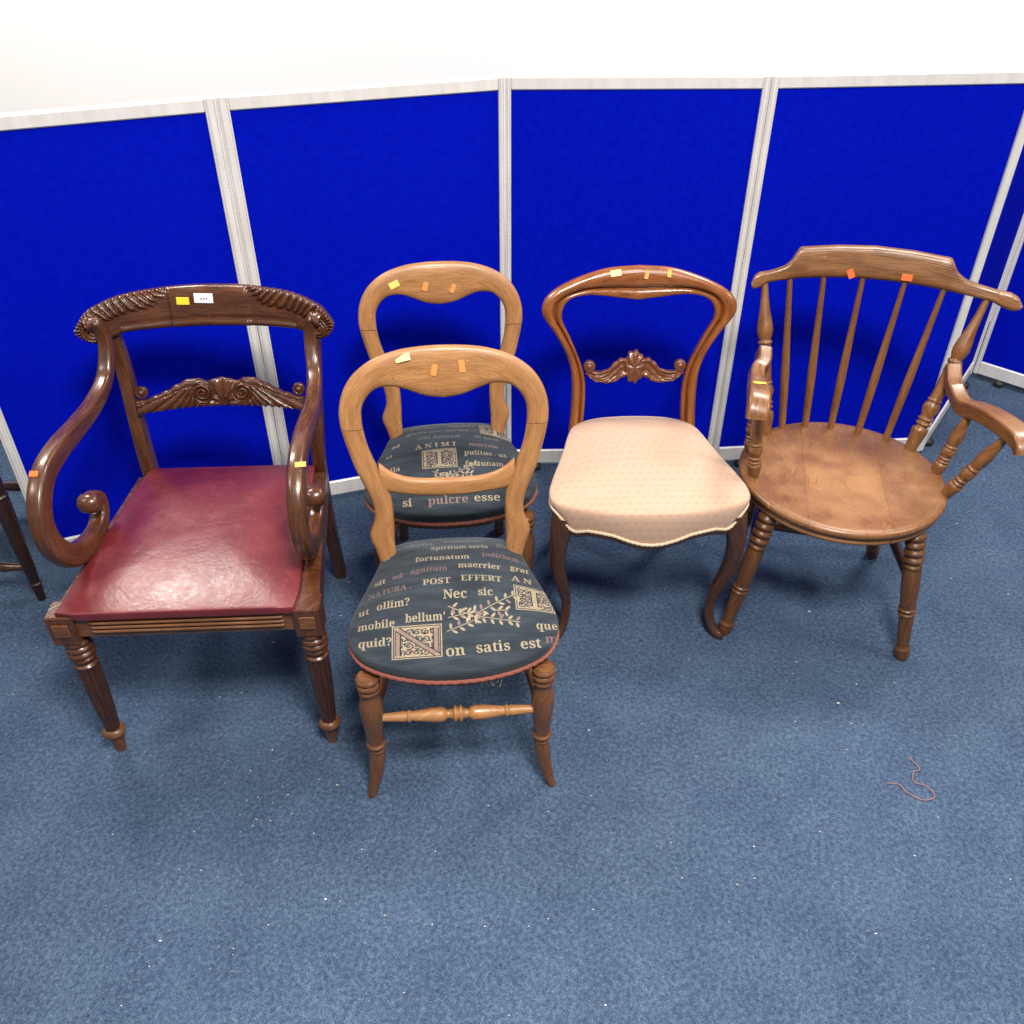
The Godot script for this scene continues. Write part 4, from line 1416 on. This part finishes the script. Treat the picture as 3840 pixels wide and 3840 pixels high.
# ------------------------------------------------------------------ scene
func _ready() -> void:
	var cam := Camera3D.new()
	cam.name = "camera"
	add_child(cam)
	cam.position = Vector3(0, 1.712, 0)
	cam.rotation_degrees = Vector3(-37.05, 0, 0)
	cam.fov = 59.51
	cam.near = 0.05
	cam.far = 60.0
	cam.current = true

	var env := Environment.new()
	env.background_mode = Environment.BG_COLOR
	env.background_color = Color(0.74, 0.745, 0.76)   # pale walls and ceiling of the hall
	env.background_energy_multiplier = 0.38
	env.tonemap_mode = Environment.TONE_MAPPER_LINEAR
	env.tonemap_exposure = 1.6
	env.sdfgi_enabled = true
	env.ssao_enabled = true
	env.ssil_enabled = true
	var we := WorldEnvironment.new()
	we.name = "surroundings"
	we.environment = env
	add_child(we)

	# ceiling lights of the hall
	for l in [[Vector3(0.35, 3.0, -0.05), 12.5, 0.6], [Vector3(3.0, 3.0, -1.1), 4.5, 0.6], [Vector3(-2.4, 3.0, -0.6), 2.0, 0.6], [Vector3(-1.7, 3.0, -2.75), 5.0, 0.6], [Vector3(1.5, 3.0, -2.75), 5.0, 0.6]]:
		var a := AreaLight3D.new()
		a.name = "ceiling_light"
		a.area_size = Vector2(l[2], l[2])
		a.area_normalize_energy = true
		a.light_energy = l[1]
		a.light_color = Color(1.0, 0.97, 0.93)
		a.area_range = 12.0
		a.shadow_enabled = true
		add_child(a, true)
		a.position = l[0]
		a.rotation_degrees = Vector3(-90, 0, 0)

	W.felt = felt_material()
	var sm := noise(61, 0.02, 4).get_seamless_image(256, 256).get_data()
	var ai := Image.create(256, 256, false, Image.FORMAT_RGB8)
	for y in 256:
		for x in 256:
			var f := sm[y * 256 + x] / 255.0
			var st := sm[(y / 32) * 256 + (x * 5) % 256] / 255.0
			ai.set_pixel(x, y, Color(0.72, 0.705, 0.69).lerp(Color(0.89, 0.885, 0.88), clampf(0.62 + (f - 0.5) * 0.4 + (st - 0.5) * 0.15, 0.0, 1.0)))
	W.alu = plain(Color.WHITE, 0.42, 0.1)
	W.alu.albedo_texture = ImageTexture.create_from_image(ai)
	W.alu.uv1_triplanar = true
	W.alu.uv1_scale = Vector3(3, 1, 3)
	W.rubber = plain(Color(0.10, 0.10, 0.085), 0.6)
	W.mahogany = wood(101, Color(0.165, 0.082, 0.042), Color(0.41, 0.24, 0.13), 0.42, 0.27, 0.5)
	W.mahogany_worn = wood(102, Color(0.25, 0.145, 0.078), Color(0.51, 0.335, 0.20), 0.45, 0.36, 0.3)
	W.mahogany_dark = wood(103, Color(0.13, 0.065, 0.038), Color(0.32, 0.175, 0.095), 0.42, 0.28, 0.5)
	W.mahogany_black = wood(104, Color(0.09, 0.048, 0.034), Color(0.22, 0.115, 0.075), 0.45, 0.35, 0.3)
	W.oak = wood(105, Color(0.455, 0.30, 0.165), Color(0.755, 0.56, 0.365), 0.34, 0.40, 0.15, 0.38, Color(0.52, 0.345, 0.19))
	W.oak_dark = wood(106, Color(0.36, 0.22, 0.12), Color(0.58, 0.385, 0.23), 0.45, 0.40, 0.15)
	W.walnut_leg = wood(107, Color(0.27, 0.155, 0.082), Color(0.51, 0.335, 0.19), 0.45, 0.32, 0.35)
	W.rosewood = wood(108, Color(0.33, 0.165, 0.07), Color(0.62, 0.38, 0.175), 0.45, 0.25, 0.45)
	W.rosewood_dark = wood(109, Color(0.26, 0.135, 0.07), Color(0.50, 0.295, 0.16), 0.4, 0.32, 0.3)
	W.rosewood_leg = wood(110, Color(0.155, 0.087, 0.053), Color(0.35, 0.215, 0.138), 0.42, 0.30, 0.35)
	W.beech = wood(111, Color(0.285, 0.168, 0.078), Color(0.52, 0.345, 0.178), 0.42, 0.34, 0.3, 0.3, Color(0.54, 0.37, 0.20))
	W.beech_leg = wood(112, Color(0.215, 0.122, 0.055), Color(0.46, 0.295, 0.145), 0.45, 0.34, 0.3)
	W.elm_seat = board_seat_material()
	W.paint = plain(Color(0.90, 0.895, 0.885), 0.7)
	W.leather = leather_material()
	W.damask = damask_material()
	W.gimp = plain(Color(0.74, 0.665, 0.56), 0.85)
	W.cord = plain(Color(0.47, 0.26, 0.22), 0.9)
	var cloth_front := lettered([
		["GRATIA", 300, 172, 30, 0.85, FAINT], ["fortunarum .", 480, 150, 28, 0.8, FAINT],
		["ut", 200, 235, 30, 0.85, CREAM], ["Spiritum seria", 420, 225, 38, 0.74, CREAM.lerp(FAINT, 0.3)], ["du", 720, 205, 32, 0.85, FAINT],
		["fortunatum", 350, 320, 40, 0.8, CREAM], ["judicium .", 648, 300, 36, 0.8, ROSE],
		["sit", 170, 415, 38, 0.85, CREAM], ["ad", 250, 408, 36, 0.85, ROSE], ["agnitum", 330, 402, 38, 0.8, ROSE], ["maerrier", 540, 388, 40, 0.8, CREAM], ["grat", 770, 374, 40, 0.8, CREAM],
		["POST", 385, 490, 42, 0.85, CREAM], ["EFFERT", 550, 478, 42, 0.85, CREAM], ["A N", 770, 455, 40, 1.0, CREAM],
		["NATURA .", 145, 500, 38, 0.8, ROSE.lerp(FAINT, 0.3)],
		["Nec", 472, 570, 50, 0.85, CREAM], ["sic", 620, 562, 44, 0.85, CREAM],
		["ut", 110, 600, 42, 0.85, CREAM], ["ollim?", 190, 590, 44, 0.8, CREAM],
		["mobile", 112, 690, 44, 0.8, CREAM], ["bellum'", 312, 675, 44, 0.78, CREAM],
		["quid?", 120, 785, 46, 0.85, CREAM],
		["on", 478, 860, 58, 0.85, CREAM, -0.05], ["satis", 600, 850, 58, 0.82, CREAM, -0.05], ["est", 782, 838, 56, 0.85, CREAM, -0.06], ["m", 885, 810, 52, 0.9, ROSE],
		["que d", 855, 735, 46, 0.85, CREAM]],
		[[258, 700, 205, 172, "N", 0], [775, 492, 172, 150, "I", 0]], [[490, 640, 1.12]])
	var cloth_rear := lettered([
		["Gratia fortunae", 360, 110, 30, 0.8, FAINT], ["sit quid dolor", 260, 190, 28, 0.8, FAINT], ["Viamur", 520, 195, 38, 0.8, CREAM.lerp(FAINT, 0.4)],
		["grates sine", 290, 270, 34, 0.8, FAINT], ["nec tua", 500, 270, 34, 0.8, FAINT],
		["ad", 210, 355, 36, 0.8, CREAM], ["SIBI dolorem", 350, 350, 34, 0.8, FAINT], ["sit quae", 650, 350, 34, 0.8, FAINT],
		["A N I M I", 335, 440, 46, 0.85, CREAM], ["mortale", 620, 440, 38, 0.8, ROSE.lerp(CREAM, 0.3)],
		["et", 180, 450, 36, 0.8, CREAM], ["pulitus . ut", 590, 525, 40, 0.8, CREAM],
		["fortunam", 590, 610, 40, 0.8, CREAM], ["nulla", 150, 600, 40, 0.8, CREAM],
		["ut", 790, 735, 46, 0.8, CREAM], ["si", 265, 862, 58, 0.8, CREAM], ["pulcre", 390, 862, 60, 0.8, ROSE.lerp(CREAM, 0.3)], ["esse", 620, 858, 58, 0.85, CREAM]],
		[[370, 470, 180, 150, "I", 0], [690, 165, 165, 140, "I", 0]], [[420, 660, 0.9]])

	# the setting
	var ground := Mb.new()
	ground.grid([PackedVector3Array([Vector3(-9, 0, 6), Vector3(9, 0, 6)]), PackedVector3Array([Vector3(-9, 0, -12), Vector3(9, 0, -12)])], false, false)
	var fl := part("floor", ground, carpet_material(), self)
	fl.set_meta("kind", "structure")
	fl.set_meta("label", "blue speckled carpet floor under the chairs")

	var wb := Mb.new()
	wb.box(Vector3(12.0, 3.2, 0.12), Transform3D(Basis(), Vector3(0, 1.6, -3.72)), 0.002)
	var wl := part("wall", wb, W.paint, self)
	wl.set_meta("kind", "structure")
	wl.set_meta("label", "plain white painted wall behind the blue display boards")

	var B := [Vector3(-1.359, 0, -2.011), Vector3(-0.702, 0, -2.279), Vector3(-0.018, 0, -2.506), Vector3(0.673, 0, -2.519), Vector3(1.411, 0, -2.584), Vector3(1.815, 0, -3.150), Vector3(2.36, 0, -2.64)]
	var names := ["blue felt display board behind the dark scrolled armchair", "blue felt display board behind the two balloon back chairs", "blue felt display board behind the beige seated chair", "blue felt display board behind the spindle back of the round seated chair", "blue display board folded back steeply behind the right armchair's arm", "darkest blue display board, at the far right edge"]
	for i in 6:
		display_board(B[i], B[i + 1], names[i], [0.028, 0.028, 0.015, 0.020, 0.022, 0.016][i], [0.027, 0.015, 0.020, 0.022, 0.016, 0.028][i])

	make_armchair(Vector3(-0.684, 0, -1.602), 0.05)
	make_balloon("rear balloon back chair, half hidden behind its twin", Vector3(-0.160, 0, -1.91), 0.10, cloth_rear, false, 0.955)
	make_balloon("front balloon back chair with floral and lettered seat and full stretcher in view", Vector3(-0.125, 0, -1.405), 0.075, cloth_front, true)
	make_nursing(Vector3(0.327, 0, -1.88), 0.026)
	make_spindle(Vector3(0.83, 0, -1.86), -0.209)
	make_dark_chair(Vector3(-1.32, 0, -1.862), 0.0)

	# red thread dropped on the carpet
	var th := Mb.new()
	tube(th, smooth([Vector3(0.868, 0.003, -1.247), Vector3(0.895, 0.003, -1.243), Vector3(0.905, 0.004, -1.222), Vector3(0.935, 0.003, -1.202), Vector3(0.965, 0.003, -1.212), Vector3(0.955, 0.004, -1.238), Vector3(0.932, 0.003, -1.250), Vector3(0.940, 0.004, -1.276), Vector3(0.957, 0.003, -1.285), Vector3(0.945, 0.003, -1.318)], 5), 0.0013, 6)
	var to := part("thread", th, plain(Color(0.52, 0.37, 0.37), 0.9), self)
	to.position = Vector3(-0.022, 0, 0)
	to.set_meta("label", "loose dull red thread curled on the carpet at lower right")
	to.set_meta("category", "thread")

	# lint and crumbs trodden into the carpet
	var rg := RandomNumberGenerator.new()
	rg.seed = 19
	var mm := MultiMesh.new()
	mm.transform_format = MultiMesh.TRANSFORM_3D
	mm.use_colors = true
	var bit := SphereMesh.new()
	bit.radius = 0.5
	bit.height = 1.0
	bit.radial_segments = 6
	bit.rings = 3
	mm.mesh = bit
	mm.instance_count = 250
	for i in 250:
		var p := Vector3(rg.randf_range(-1.5, 1.6), 0.001, rg.randf_range(-2.3, -0.7))
		if i < 26:
			p = Vector3(-0.55 + rg.randfn(0, 0.12), 0.001, -1.18 + rg.randfn(0, 0.09))
		elif i < 44:
			p = Vector3(rg.randfn(0, 0.25), 0.001, -1.02 + rg.randfn(0, 0.08))
		var s := rg.randf_range(0.0010, 0.0030)
		if rg.randf() < 0.06:
			s *= 1.7
		mm.set_instance_transform(i, Transform3D(Basis(Vector3.UP, rg.randf() * TAU).scaled(Vector3(s * rg.randf_range(0.8, 2.2), s * 0.6, s)), p))
		mm.set_instance_color(i, Color(0.62, 0.6, 0.55).lerp(Color(0.42, 0.34, 0.2), rg.randf()))
	var lint := MultiMeshInstance3D.new()
	lint.name = "carpet_lint"
	lint.multimesh = mm
	var lm := plain(Color.WHITE, 0.9)
	lm.vertex_color_use_as_albedo = true
	lint.material_override = lm
	lint.set_meta("kind", "stuff")
	lint.set_meta("label", "pale lint and crumbs scattered over the blue carpet")
	lint.set_meta("category", "lint")
	add_child(lint)
